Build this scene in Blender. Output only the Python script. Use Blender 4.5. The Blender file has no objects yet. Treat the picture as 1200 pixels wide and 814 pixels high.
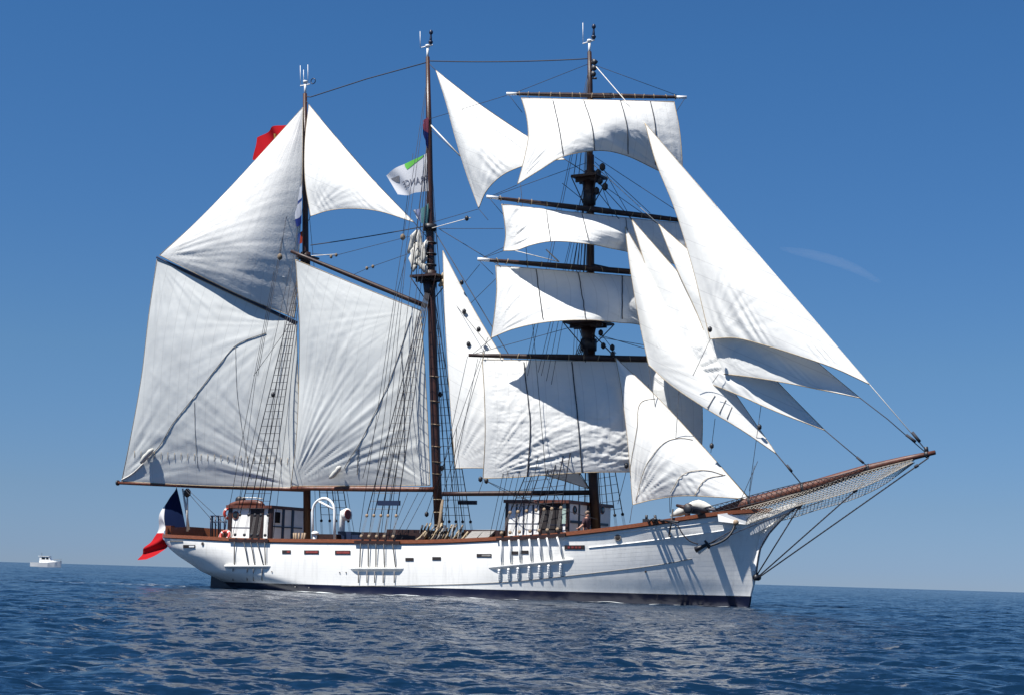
import bpy, bmesh, math, random
import numpy as np
from mathutils import Vector, Matrix, noise as mnoise

random.seed(7)
sc = bpy.context.scene
COL = sc.collection
PI = math.pi

# ------------------------------------------------------------------ camera
PW, PH, FOC = 1200., 814., 2000.
CAM_H = 1.12
ROLL = math.radians(1.71)
PITCH = math.atan(268.4 / FOC)
cf = np.array([0, math.cos(PITCH), math.sin(PITCH)])
_r = np.array([1., 0, 0]); _u = np.array([0, -math.sin(PITCH), math.cos(PITCH)])
cr = _r * math.cos(ROLL) + _u * math.sin(ROLL)
cu = _u * math.cos(ROLL) - _r * math.sin(ROLL)
CAM = np.array([0, 0, CAM_H])
cd = bpy.data.cameras.new('camera')
cam = bpy.data.objects.new('camera', cd)
COL.objects.link(cam)
cam.matrix_world = Matrix(((cr[0], cu[0], -cf[0], CAM[0]), (cr[1], cu[1], -cf[1], CAM[1]),
                           (cr[2], cu[2], -cf[2], CAM[2]), (0, 0, 0, 1)))
cd.sensor_width = 36; cd.lens = FOC / PW * 36
cd.clip_start = 0.1; cd.clip_end = 60000
sc.camera = cam

# ------------------------------------------------------------------ sky, sun, exposure
SUN_EL, SUN_AZ = math.radians(60), math.radians(52)      # azimuth: left of straight behind the camera
w = bpy.data.worlds.new('World'); sc.world = w; w.use_nodes = True
nt = w.node_tree; nt.nodes.clear()
out = nt.nodes.new('ShaderNodeOutputWorld'); bg = nt.nodes.new('ShaderNodeBackground')
sky = nt.nodes.new('ShaderNodeTexSky'); sky.sky_type = 'NISHITA'; sky.sun_disc = False
sky.sun_elevation = SUN_EL; sky.sun_rotation = math.pi + SUN_AZ
sky.altitude = 0; sky.air_density = 1.0; sky.dust_density = 0.0; sky.ozone_density = 6.0
bg.inputs['Strength'].default_value = 0.054
# clear maritime air: the low sky of the place is bluer and less bright than the model's
tcw = nt.nodes.new('ShaderNodeTexCoord'); sx = nt.nodes.new('ShaderNodeSeparateXYZ'); mr = nt.nodes.new('ShaderNodeMapRange')
mr.inputs['From Min'].default_value = 0.0; mr.inputs['From Max'].default_value = 0.55
rpw = nt.nodes.new('ShaderNodeValToRGB'); we = rpw.color_ramp.elements
SKYC = [(0.01, (0.375, 0.541, 0.965)), (0.045, (0.419, 0.559, 0.858)), (0.125, (0.47, 0.655, 0.85)), (0.203, (0.431, 0.689, 0.925)), (0.306, (0.41, 0.742, 1.0))]
we[0].position = SKYC[0][0] / .55; we[0].color = (*SKYC[0][1], 1); we[1].position = SKYC[-1][0] / .55; we[1].color = (*SKYC[-1][1], 1)
for p_, c_ in SKYC[1:-1]:
    e_ = we.new(p_ / .55); e_.color = (*c_, 1)
mw = nt.nodes.new('ShaderNodeMix'); mw.data_type = 'RGBA'; mw.blend_type = 'MULTIPLY'; mw.inputs[0].default_value = 1
nt.links.new(tcw.outputs['Generated'], sx.inputs[0]); nt.links.new(sx.outputs[2], mr.inputs['Value']); nt.links.new(mr.outputs[0], rpw.inputs[0])
nt.links.new(sky.outputs[0], mw.inputs[6]); nt.links.new(rpw.outputs[0], mw.inputs[7])
nt.links.new(mw.outputs[2], bg.inputs[0]); nt.links.new(bg.outputs[0], out.inputs[0])
sd = bpy.data.lights.new('sun', 'SUN'); sd.energy = 5.0; sd.angle = math.radians(0.5); sd.color = (1.0, 0.965, 0.91)
sun = bpy.data.objects.new('sun', sd); COL.objects.link(sun)
sv = Vector((-math.sin(SUN_AZ) * math.cos(SUN_EL), -math.cos(SUN_AZ) * math.cos(SUN_EL), math.sin(SUN_EL)))
sun.rotation_euler = (-sv).to_track_quat('-Z', 'Y').to_euler()
sun.location = (-30, -30, 60)
sc.view_settings.view_transform = 'Standard'; sc.view_settings.look = 'None'
sc.view_settings.exposure = 0.78; sc.view_settings.gamma = 1.0

# ------------------------------------------------------------------ ship frame
SO = np.array([-16.836, 99.646, 0.]); HEAD = math.radians(30.166)
EX = np.array([math.cos(HEAD), -math.sin(HEAD), 0]); EY = np.array([math.sin(HEAD), math.cos(HEAD), 0])
_q = CAM - SO
CL = np.array([_q @ EX, _q @ EY, _q[2]])

def ray(px, py):
    d = cf * FOC + cr * (px - 600) + cu * (407 - py)
    return np.array([d @ EX, d @ EY, d[2]])

def S(px, py, y=0.):
    """point of the ship-frame plane y=const on which the feature at (px,py) of the photo was measured"""
    d = ray(px, py)
    return CL + d * ((y - CL[1]) / d[1])

def PLN(px, py, x0, ang, b=0.):
    n = np.array([math.sin(ang), -math.cos(ang), 0]); d = ray(px, py)
    p = np.array([x0, 0, 0]) + n * b
    return CL + d * ((p - CL) @ n) / (d @ n)

# ------------------------------------------------------------------ materials
def mat(name, col, rough=0.6, metal=0., noise=0.0, nscale=6., bump=0., bscale=20., spec=0.5, stretch=(1, 1, 1)):
    m = bpy.data.materials.new(name); m.use_nodes = True
    t = m.node_tree; b = t.nodes['Principled BSDF']
    b.inputs['Base Color'].default_value = (*col, 1); b.inputs['Roughness'].default_value = rough
    b.inputs['Metallic'].default_value = metal; b.inputs['Specular IOR Level'].default_value = spec
    tc = t.nodes.new('ShaderNodeTexCoord'); mp = t.nodes.new('ShaderNodeMapping')
    mp.inputs['Scale'].default_value = stretch
    t.links.new(tc.outputs['Object'], mp.inputs[0])
    if noise:
        n = t.nodes.new('ShaderNodeTexNoise'); n.inputs['Scale'].default_value = nscale; n.inputs['Detail'].default_value = 5
        r = t.nodes.new('ShaderNodeValToRGB')
        r.color_ramp.elements[0].position = 0.3; r.color_ramp.elements[1].position = 0.7
        r.color_ramp.elements[0].color = (*[c * (1 - noise) for c in col], 1)
        r.color_ramp.elements[1].color = (*[min(1, c * (1 + noise)) for c in col], 1)
        t.links.new(mp.outputs[0], n.inputs[0]); t.links.new(n.outputs[0], r.inputs[0]); t.links.new(r.outputs[0], b.inputs['Base Color'])
    if bump:
        n = t.nodes.new('ShaderNodeTexNoise'); n.inputs['Scale'].default_value = bscale; n.inputs['Detail'].default_value = 4
        bp = t.nodes.new('ShaderNodeBump'); bp.inputs['Strength'].default_value = bump; bp.inputs['Distance'].default_value = 0.02
        t.links.new(mp.outputs[0], n.inputs[0]); t.links.new(n.outputs[0], bp.inputs['Height']); t.links.new(bp.outputs[0], b.inputs['Normal'])
    return m

M = {}
M['varnish'] = mat('varnished_wood', (0.20, 0.065, 0.028), 0.35, noise=0.35, nscale=5, bump=0.3, stretch=(1, 8, 8))
M['spar'] = mat('spar_wood', (0.10, 0.032, 0.018), 0.45, noise=0.45, nscale=4, bump=0.3)
M['bowwood'] = mat('bowsprit_wood', (0.085, 0.028, 0.016), 0.5, noise=0.4, nscale=5, bump=0.3)
M['darkspar'] = mat('dark_spar_wood', (0.024, 0.009, 0.007), 0.5, noise=0.5, nscale=4, bump=0.3)
M['mastwood'] = mat('mast_wood', (0.040, 0.014, 0.009), 0.4, noise=0.4, nscale=3, bump=0.3, stretch=(4, 4, .6))
M['iron'] = mat('dark_iron', (0.014, 0.015, 0.02), 0.5, noise=0.4, nscale=8)
M['navy'] = mat('navy_metal_paint', (0.012, 0.02, 0.05), 0.4)
M['rope'] = mat('tarred_rope', (0.022, 0.024, 0.034), 0.8, noise=0.3, nscale=15)
M['tan'] = mat('manila_rope', (0.33, 0.26, 0.17), 0.85, noise=0.3, nscale=10)
M['coil'] = mat('old_rope', (0.17, 0.13, 0.09), 0.9, noise=0.3, nscale=10)
M['netrope'] = mat('net_rope', (0.26, 0.24, 0.21), 0.85, noise=0.3, nscale=10)
M['wrope'] = mat('white_rope', (0.60, 0.58, 0.53), 0.8, noise=0.15, nscale=10)
M['white'] = mat('white_paint', (0.78, 0.78, 0.76), 0.4, noise=0.05, nscale=3)
M['cream'] = mat('cream_deadeye', (0.27, 0.19, 0.12), 0.6, noise=0.2, nscale=9)
M['glass'] = mat('dark_window_glass', (0.012, 0.016, 0.02), 0.06)
M['red'] = mat('red_paint', (0.20, 0.035, 0.03), 0.5, noise=0.2)
M['slot'] = mat('dark_slot', (0.012, 0.008, 0.009), 0.7)
M['grey'] = mat('weathered_grey_wood', (0.20, 0.19, 0.18), 0.8, noise=0.25, nscale=5, stretch=(1, 6, 1))
M['orange'] = mat('lifebuoy_orange', (0.42, 0.035, 0.025), 0.5)
M['skin'] = mat('skin', (0.42, 0.22, 0.16), 0.6)
M['hair'] = mat('hair', (0.18, 0.13, 0.10), 0.8)
M['shirt'] = mat('dark_shirt_cloth', (0.045, 0.02, 0.03), 0.85)
M['trouser'] = mat('trouser_cloth', (0.03, 0.03, 0.045), 0.85)
M['deck'] = mat('teak_deck', (0.22, 0.15, 0.09), 0.7, noise=0.25, nscale=4, stretch=(.6, 7, 1))
M['greycover'] = mat('white_canvas_cover', (0.50, 0.49, 0.45), 0.8, noise=0.12, bump=0.6, bscale=5)

def hull_material(name, col, planks=True, rough=0.38):
    m = bpy.data.materials.new(name); m.use_nodes = True
    t = m.node_tree; b = t.nodes['Principled BSDF']; b.inputs['Roughness'].default_value = rough
    uv = t.nodes.new('ShaderNodeUVMap'); uv.uv_map = 'UVMap'
    sep = t.nodes.new('ShaderNodeSeparateXYZ'); t.links.new(uv.outputs[0], sep.inputs[0])
    ml = t.nodes.new('ShaderNodeMath'); ml.operation = 'MULTIPLY'; ml.inputs[1].default_value = 17
    fr = t.nodes.new('ShaderNodeMath'); fr.operation = 'FRACT'
    t.links.new(sep.outputs[1], ml.inputs[0]); t.links.new(ml.outputs[0], fr.inputs[0])
    rp = t.nodes.new('ShaderNodeValToRGB'); e = rp.color_ramp.elements
    e[0].position = 0.0; e[0].color = (0, 0, 0, 1); e[1].position = 0.07; e[1].color = (1, 1, 1, 1)
    t.links.new(fr.outputs[0], rp.inputs[0])
    n2 = t.nodes.new('ShaderNodeTexNoise'); n2.inputs['Scale'].default_value = 1.2; n2.inputs['Detail'].default_value = 3
    tc = t.nodes.new('ShaderNodeTexCoord'); t.links.new(tc.outputs['Object'], n2.inputs[0])
    ad = t.nodes.new('ShaderNodeMath'); ad.operation = 'MULTIPLY_ADD'; ad.inputs[1].default_value = 3.0
    t.links.new(n2.outputs[0], ad.inputs[0]); t.links.new(rp.outputs[0], ad.inputs[2])
    bp = t.nodes.new('ShaderNodeBump'); bp.inputs['Strength'].default_value = 0.30 if planks else 0.2
    bp.inputs['Distance'].default_value = 0.012
    t.links.new(ad.outputs[0], bp.inputs['Height']); t.links.new(bp.outputs[0], b.inputs['Normal'])
    # vertical weather streaks and dull patches of the paint itself
    mp = t.nodes.new('ShaderNodeMapping'); mp.inputs['Scale'].default_value = (1.6, 1.6, 0.18)
    t.links.new(tc.outputs['Object'], mp.inputs[0])
    n = t.nodes.new('ShaderNodeTexNoise'); n.inputs['Scale'].default_value = 2.2; n.inputs['Detail'].default_value = 7; n.inputs['Roughness'].default_value = 0.65
    t.links.new(mp.outputs[0], n.inputs[0])
    r = t.nodes.new('ShaderNodeValToRGB'); e = r.color_ramp.elements
    e[0].position = 0.30; e[0].color = (*[c * 0.86 for c in col], 1); e[1].position = 0.5; e[1].color = (*col, 1)
    t.links.new(n.outputs[0], r.inputs[0])
    mx = t.nodes.new('ShaderNodeMix'); mx.data_type = 'RGBA'; mx.blend_type = 'MULTIPLY'; mx.inputs[0].default_value = 0.08 if planks else 0
    t.links.new(r.outputs[0], mx.inputs[6]); t.links.new(rp.outputs[0], mx.inputs[7]); t.links.new(mx.outputs[2], b.inputs['Base Color'])
    return m
M['hull'] = hull_material('white_hull_paint', (0.83, 0.82, 0.78))
M['boot'] = hull_material('navy_bottom_paint', (0.006, 0.008, 0.028), False, 0.3)

def sail_material(name, col, trans=0.27, panel=0.62, bs=0.35):
    m = bpy.data.materials.new(name); m.use_nodes = True
    t = m.node_tree; t.nodes.clear()
    o = t.nodes.new('ShaderNodeOutputMaterial'); df = t.nodes.new('ShaderNodeBsdfDiffuse'); tr = t.nodes.new('ShaderNodeBsdfTranslucent')
    mx = t.nodes.new('ShaderNodeMixShader'); mx.inputs[0].default_value = trans
    t.links.new(df.outputs[0], mx.inputs[1]); t.links.new(tr.outputs[0], mx.inputs[2]); t.links.new(mx.outputs[0], o.inputs[0])
    uv = t.nodes.new('ShaderNodeUVMap'); uv.uv_map = 'UVMap'
    sep = t.nodes.new('ShaderNodeSeparateXYZ'); t.links.new(uv.outputs[0], sep.inputs[0])
    dv = t.nodes.new('ShaderNodeMath'); dv.operation = 'DIVIDE'; dv.inputs[1].default_value = panel
    fr = t.nodes.new('ShaderNodeMath'); fr.operation = 'FRACT'
    t.links.new(sep.outputs[0], dv.inputs[0]); t.links.new(dv.outputs[0], fr.inputs[0])
    rp = t.nodes.new('ShaderNodeValToRGB'); e = rp.color_ramp.elements
    e[0].position = 0.0; e[0].color = (0, 0, 0, 1); e[1].position = 0.07; e[1].color = (1, 1, 1, 1)
    t.links.new(fr.outputs[0], rp.inputs[0])
    n = t.nodes.new('ShaderNodeTexNoise'); n.inputs['Scale'].default_value = 0.55; n.inputs['Detail'].default_value = 6
    t.links.new(uv.outputs[0], n.inputs[0])
    r = t.nodes.new('ShaderNodeValToRGB'); e = r.color_ramp.elements
    e[0].position = 0.3; e[0].color = (*[c * 0.93 for c in col], 1); e[1].position = 0.6; e[1].color = (*col, 1)
    t.links.new(n.outputs[0], r.inputs[0])
    mc = t.nodes.new('ShaderNodeMix'); mc.data_type = 'RGBA'; mc.blend_type = 'MULTIPLY'; mc.inputs[0].default_value = 0.2
    t.links.new(r.outputs[0], mc.inputs[6]); t.links.new(rp.outputs[0], mc.inputs[7])
    t.links.new(mc.outputs[2], df.inputs[0]); t.links.new(mc.outputs[2], tr.inputs[0])
    n1 = t.nodes.new('ShaderNodeTexNoise'); n1.inputs['Scale'].default_value = 4.0; n1.inputs['Detail'].default_value = 5
    n1.inputs['Distortion'].default_value = 1.2
    t.links.new(uv.outputs[0], n1.inputs[0])
    b = t.nodes.new('ShaderNodeBump'); b.inputs['Strength'].default_value = bs; b.inputs['Distance'].default_value = 0.07
    ad = t.nodes.new('ShaderNodeMath'); ad.operation = 'MULTIPLY_ADD'; ad.inputs[1].default_value = 0.10
    t.links.new(rp.outputs[0], ad.inputs[0]); t.links.new(n1.outputs[0], ad.inputs[2])
    t.links.new(ad.outputs[0], b.inputs['Height'])
    t.links.new(b.outputs[0], df.inputs['Normal'])
    return m
M['sail'] = sail_material('sail_canvas', (0.74, 0.74, 0.715), 0.18, 0.62, 0.22)
M['sail1'] = sail_material('weathered_gaff_sail_canvas', (0.68, 0.695, 0.675), 0.18, 0.62, 0.06)
M['sail2'] = sail_material('jib_canvas', (0.80, 0.80, 0.77), 0.15, 0.75, 0.12)

# ------------------------------------------------------------------ mesh helpers
class MB:
    def __init__(s): s.v = []; s.f = []; s.mi = []; s.sm = []
    def add(s, vs, fs, mi=0, smooth=False):
        o = len(s.v); s.v += [tuple(map(float, p)) for p in vs]
        for f in fs: s.f.append([i + o for i in f]); s.mi.append(mi); s.sm.append(smooth)
    def box(s, a, b, mi=0):
        x0, x1 = sorted((a[0], b[0])); y0, y1 = sorted((a[1], b[1])); z0, z1 = sorted((a[2], b[2]))
        s.add([(x0, y0, z0), (x1, y0, z0), (x1, y1, z0), (x0, y1, z0), (x0, y0, z1), (x1, y0, z1), (x1, y1, z1), (x0, y1, z1)],
              [(3, 2, 1, 0), (4, 5, 6, 7), (0, 1, 5, 4), (1, 2, 6, 5), (2, 3, 7, 6), (3, 0, 4, 7)], mi)
    def tube(s, pts, r, n=6, mi=0, cap=True):
        P = [Vector(tuple(map(float, p))) for p in pts]; k = len(P)
        if k < 2: return
        R = [r] * k if not hasattr(r, '__len__') else list(r)
        vs = []; prev = None
        for i in range(k):
            t = (P[min(i + 1, k - 1)] - P[max(i - 1, 0)])
            if t.length < 1e-9: t = Vector((0, 0, 1))
            t.normalize()
            if prev is None:
                a = Vector((0, 0, 1)) if abs(t.z) < .9 else Vector((1, 0, 0))
                nn = t.cross(a).normalized()
            else:
                nn = prev - t * prev.dot(t)
                nn = nn.normalized() if nn.length > 1e-6 else t.orthogonal().normalized()
            prev = nn; bb = t.cross(nn)
            for j in range(n):
                an = 2 * PI * j / n
                vs.append(P[i] + (nn * math.cos(an) + bb * math.sin(an)) * R[i])
        fs = []
        for i in range(k - 1):
            for j in range(n):
                fs.append((i * n + j, i * n + (j + 1) % n, (i + 1) * n + (j + 1) % n, (i + 1) * n + j))
        if cap: fs.append(tuple(range(n))[::-1]); fs.append(tuple((k - 1) * n + j for j in range(n)))
        s.add(vs, fs, mi, n > 4)
    def disc(s, c, ax, r, t, n=12, mi=0):
        c = Vector(tuple(c)); ax = Vector(tuple(ax)).normalized()
        s.tube([c - ax * t / 2, c - ax * t * .3, c + ax * t * .3, c + ax * t / 2], [r * .82, r, r, r * .82], n, mi)
    def prism(s, poly, y0, y1, mi=0):
        """poly: list of (x,z); extruded in y"""
        n = len(poly); vs = [(p[0], y0, p[1]) for p in poly] + [(p[0], y1, p[1]) for p in poly]
        s.add(vs, [tuple(range(n)), tuple(range(n, 2 * n))[::-1]] + [(i, i + n, (i + 1) % n + n, (i + 1) % n) for i in range(n)], mi)
    def torus(s, c, ax, R, r, mi=0, n=18, m=6, a0=0., a1=2 * PI, alt=None):
        c = Vector(tuple(c)); ax = Vector(tuple(ax)).normalized(); e1 = ax.orthogonal().normalized(); e2 = ax.cross(e1)
        k0 = len(s.f)
        vs = []; fs = []
        for i in range(n):
            t = 2 * PI * i / n; d = e1 * math.cos(t) + e2 * math.sin(t)
            for j in range(m):
                q = 2 * PI * j / m; vs.append(c + d * (R + r * math.cos(q)) + ax * r * math.sin(q))
        for i in range(n):
            for j in range(m):
                fs.append((i * m + j, ((i + 1) % n) * m + j, ((i + 1) % n) * m + (j + 1) % m, i * m + (j + 1) % m))
        s.add(vs, fs, mi, True)
        if alt is not None:
            for q in range(k0, len(s.f)):
                if ((q - k0) // m) % (n // 4) == 0: s.mi[q] = alt
    def build(s, name, mats, parent=None, label=None):
        me = bpy.data.meshes.new(name); me.from_pydata(s.v, [], s.f)
        for m in (mats if isinstance(mats, (list, tuple)) else [mats]): me.materials.append(M[m] if isinstance(m, str) else m)
        me.polygons.foreach_set('material_index', s.mi); me.polygons.foreach_set('use_smooth', s.sm)
        me.update()
        o = bpy.data.objects.new(name, me); COL.objects.link(o)
        if parent is not None: o.parent = parent
        if label: o['label'] = label
        return o

def tag(o, label, cat, group=None, kind=None):
    o['label'] = label; o['category'] = cat
    if group: o['group'] = group
    if kind: o['kind'] = kind
    return o

def ship_world(p):
    p = np.array(p, float); return SO + EX * p[0] + EY * p[1] + np.array([0, 0, p[2]])

def thing(name, p, label, cat, group=None):
    """a top-level Empty standing on or beside the ship, axes parallel to the ship's"""
    o = bpy.data.objects.new(name, None); COL.objects.link(o)
    o.location = ship_world(p); o.rotation_euler = (0, 0, -HEAD); o.empty_display_size = 0.3
    return tag(o, label, cat, group)

class At(MB):
    """mesh builder that takes ship coordinates and stores them relative to a thing's base"""
    def __init__(s, base): super().__init__(); s.b = np.array(base, float)
    def build(s, *a, **k):
        s.v = [tuple(np.array(p) - s.b) for p in s.v]; return super().build(*a, **k)

def catmull(pts, n):
    P = [np.array(p, float) for p in pts]
    if len(P) == 2: return [P[0] + (P[1] - P[0]) * t for t in np.linspace(0, 1, n)]
    d = [0.]
    for a, b in zip(P[:-1], P[1:]): d.append(d[-1] + max(1e-6, np.linalg.norm(b - a)))
    d = np.array(d) / d[-1]; Q = np.array(P)
    # cardinal tangents with non-uniform parameter
    Tn = np.zeros_like(Q)
    for i in range(len(P)):
        if i == 0: Tn[i] = (Q[1] - Q[0]) / (d[1] - d[0])
        elif i == len(P) - 1: Tn[i] = (Q[i] - Q[i - 1]) / (d[i] - d[i - 1])
        else:
            a = (Q[i] - Q[i - 1]) / (d[i] - d[i - 1]); b = (Q[i + 1] - Q[i]) / (d[i + 1] - d[i])
            wa = d[i + 1] - d[i]; wb = d[i] - d[i - 1]; Tn[i] = (a * wa + b * wb) / (wa + wb)
    res = []
    for t in np.linspace(0, 1, n):
        i = min(len(P) - 2, int(np.searchsorted(d, t, side='right')) - 1); h = d[i + 1] - d[i]; q = (t - d[i]) / h
        res.append((2 * q**3 - 3 * q**2 + 1) * Q[i] + (q**3 - 2 * q**2 + q) * h * Tn[i] + (-2 * q**3 + 3 * q**2) * Q[i + 1] + (q**3 - q**2) * h * Tn[i + 1])
    return res

# ------------------------------------------------------------------ the sea
def build_sea():
    NR, NA = 1240, 720
    r0, r1 = 9., 900.
    rr = r0 * (r1 / r0) ** (np.arange(NR) / (NR - 1)); aa = np.radians(np.linspace(-36, 36, NA))
    R, A = np.meshgrid(rr, aa, indexing='ij')
    X = R * np.sin(A); Y = R * np.cos(A); Z = np.zeros_like(X)
    dr = R * math.log(r1 / r0) / NR; dx = R * math.radians(72) / NA
    rng = np.random.RandomState(5)
    lam = np.concatenate([np.geomspace(0.28, 1.3, 34), np.geomspace(1.3, 7.5, 30), np.array([11., 15.])])
    for L in lam:
        th = rng.normal(math.radians(262), math.radians(42)); k = 2 * PI / L
        amp = (0.0078 if L < 1.6 else .0058) * L ** 0.72 * (0.55 + .9 * rng.rand()) * (1.0 if L < 3 else (3 / L) ** .5)
        ph = rng.rand() * 2 * PI
        kx, ky = k * math.cos(th), k * math.sin(th)
        eff = np.abs(ky / k) * dr + np.abs(kx / k) * dx
        att = np.clip((L / (eff + 1e-6) - 1.9) / 2.2, 0, 1)
        arg = kx * X + ky * Y + ph
        # gentle group modulation, so crests are short and irregular
        g = 0.6 + 0.4 * np.sin(arg * .137 + ph * 3) * np.sin((kx * Y - ky * X) * .23 + ph * 5)
        Z += amp * att * g * (np.sin(arg) + .22 * np.cos(2 * arg))
    fade = np.clip((R - 640) / 240, 0, 1); fade = fade * fade * (3 - 2 * fade)
    Z = Z * (1 - fade) - 0.42 * fade
    Z[-1, :] = -0.6
    edge = np.clip(1 - np.minimum(np.arange(NA), NA - 1 - np.arange(NA)) / 14., 0, 1)
    Z = Z * (1 - edge[None, :]) - 0.6 * edge[None, :]
    Z[0, :] = -0.6
    me = bpy.data.meshes.new('water'); n = NR * NA
    me.vertices.add(n); me.vertices.foreach_set('co', np.stack([X, Y, Z], -1).astype(np.float32).ravel())
    i, j = np.meshgrid(np.arange(NR - 1), np.arange(NA - 1), indexing='ij'); b = (i * NA + j).ravel()
    q = np.stack([b, b + NA, b + NA + 1, b + 1], -1)[:, ::-1].astype(np.int32)
    me.loops.add(q.size); me.loops.foreach_set('vertex_index', q.ravel())
    me.polygons.add(len(q)); me.polygons.foreach_set('loop_start', np.arange(0, q.size, 4, dtype=np.int32))
    me.polygons.foreach_set('use_smooth', np.ones(len(q), bool)); me.update(calc_edges=True); me.validate()
    m = bpy.data.materials.new('sea_water'); m.use_nodes = True
    t = m.node_tree; p = t.nodes['Principled BSDF']
    p.inputs['Base Color'].default_value = (0.003, 0.014, 0.034, 1); p.inputs['Roughness'].default_value = 0.13; p.inputs['IOR'].default_value = 1.33; p.inputs['Specular IOR Level'].default_value = 0.38
    g = t.nodes.new('ShaderNodeNewGeometry')
    acc = g.outputs['Normal']
    mpw = t.nodes.new('ShaderNodeMapping'); mpw.inputs['Scale'].default_value = (.010, .035, 1); nw = t.nodes.new('ShaderNodeTexNoise'); nw.inputs['Scale'].default_value = 1; nw.inputs['Detail'].default_value = 4
    t.links.new(g.outputs['Position'], mpw.inputs[0]); t.links.new(mpw.outputs[0], nw.inputs[0])
    mrw = t.nodes.new('ShaderNodeMapRange'); mrw.inputs['From Min'].default_value = .38; mrw.inputs['From Max'].default_value = .60; mrw.inputs['To Min'].default_value = .7; mrw.inputs['To Max'].default_value = 1.3
    t.links.new(nw.outputs[0], mrw.inputs['Value'])      # wind patches and smoother lanes
    for sc_, st_ in ((.8, .34), (2.4, .70), (6.5, 1.0), (17., .95)):
        mp = t.nodes.new('ShaderNodeMapping'); mp.inputs['Rotation'].default_value = (0, 0, 0.25); mp.inputs['Scale'].default_value = (.5, 1, 1)
        nn = t.nodes.new('ShaderNodeTexNoise'); nn.inputs['Scale'].default_value = sc_; nn.inputs['Detail'].default_value = 2; nn.inputs['Distortion'].default_value = .4
        t.links.new(g.outputs['Position'], mp.inputs[0]); t.links.new(mp.outputs[0], nn.inputs[0])
        sb = t.nodes.new('ShaderNodeVectorMath'); sb.operation = 'SUBTRACT'; sb.inputs[1].default_value = (.5, .5, .5); t.links.new(nn.outputs['Color'], sb.inputs[0])
        ml = t.nodes.new('ShaderNodeVectorMath'); ml.operation = 'MULTIPLY'; ml.inputs[1].default_value = (st_, st_, 0); t.links.new(sb.outputs[0], ml.inputs[0])
        sl = t.nodes.new('ShaderNodeVectorMath'); sl.operation = 'SCALE'; t.links.new(ml.outputs[0], sl.inputs[0]); t.links.new(mrw.outputs[0], sl.inputs['Scale'])
        ad = t.nodes.new('ShaderNodeVectorMath'); ad.operation = 'ADD'; t.links.new(acc, ad.inputs[0]); t.links.new(sl.outputs[0], ad.inputs[1]); acc = ad.outputs[0]
    nz = t.nodes.new('ShaderNodeVectorMath'); nz.operation = 'NORMALIZE'; t.links.new(acc, nz.inputs[0]); t.links.new(nz.outputs[0], p.inputs['Normal'])
    me.materials.append(m)
    global SEA_Z
    def SEA_Z(x, y):
        r_ = math.hypot(x, y); a_ = math.atan2(x, y)
        fi = math.log(r_ / r0) / math.log(r1 / r0) * (NR - 1); fj = (math.degrees(a_) + 36) / 72 * (NA - 1)
        i_, j_ = int(fi), int(fj); p_, q_ = fi - i_, fj - j_
        return float((Z[i_, j_] * (1 - q_) + Z[i_, j_ + 1] * q_) * (1 - p_) + (Z[i_ + 1, j_] * (1 - q_) + Z[i_ + 1, j_ + 1] * q_) * p_)
    o = bpy.data.objects.new('water', me); COL.objects.link(o); tag(o, 'dark blue rippled sea around the white ship', 'sea', kind='structure')
    b = MB(); k = 64; rad = 45000.
    b.add([(0, 0, -0.5)] + [(rad * math.cos(2 * PI * q / k), rad * math.sin(2 * PI * q / k), -0.5) for q in range(k)],
          [(0, q + 1, (q + 1) % k + 1) for q in range(k)])
    f = b.build('water', m); tag(f, 'open sea reaching the straight horizon', 'sea', kind='structure')
build_sea()

# ------------------------------------------------------------------ sailing ship: hull
ship = bpy.data.objects.new('sailing_ship', None); COL.objects.link(ship)
ship.location = SO; ship.rotation_euler = (0, 0, -HEAD)
tag(ship, 'three masted white topsail schooner under full sail with red brown rails and bowsprit', 'sailing ship')

RX = [-3.2, -2.2, 1.47, 3.87, 8.27, 12.6, 16.3, 21.1, 25.1, 28.4, 30.8, 32.0, 34.2]
RZ = [3.0, 2.95, 2.85, 2.78, 2.77, 2.80, 2.83, 3.06, 3.37, 3.83, 4.27, 4.48, 4.76]
_rs = catmull([(a, b) for a, b in zip(RX, RZ)], 400); _rx = [p[0] for p in _rs]; _rz = [p[1] for p in _rs]
def zr(x): return float(np.interp(x, _rx, _rz))
def xa(z): return float(np.interp(z, [-1, 0, .37, .87, 1.29, 1.76, 2.17, 2.6, 3.1], [1.8, 1.5, 1.15, .2, -.65, -1.66, -2.35, -2.75, -2.8]))
def xf(z): return float(np.interp(z, [-1, 0, .6, 1.2, 1.73, 2.84, 3.7, 4.8], [32.7, 33.15, 33.23, 33.40, 33.46, 33.62, 33.85, 34.1]))
def breadth(x, z):
    k = min(1., max(0., (z + .5) / 1.4)) ** .8; kf = min(1., max(0., (z + .4) / 3.9)) ** .75
    La = 13 - 6 * k; pa = .95 - .58 * k; Lf = 15.5 - 3.5 * kf; pf = 1.25 - .50 * kf
    ta = min(1., max(0., (x - xa(z)) / La)); tf = min(1., max(0., (xf(z) - x) / Lf))
    B = 3.75 + .15 * math.sin(min(1, max(0, z / 3)) * PI * .8)
    return B * (1 - (1 - ta) ** 2) ** pa * (1 - (1 - tf) ** 2) ** pf
def zboot(x): return 0.36 + 0.0055 * max(0, x)
def HP(px, py, out=0.0):
    """the point of the starboard hull side seen at (px,py) of the photo, moved outboard by out"""
    y = -3.6
    for _ in range(14):
        p = S(px, py, y); y = .5 * y + .5 * (-breadth(p[0], p[2]) - out)
    return S(px, py, y)

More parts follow.
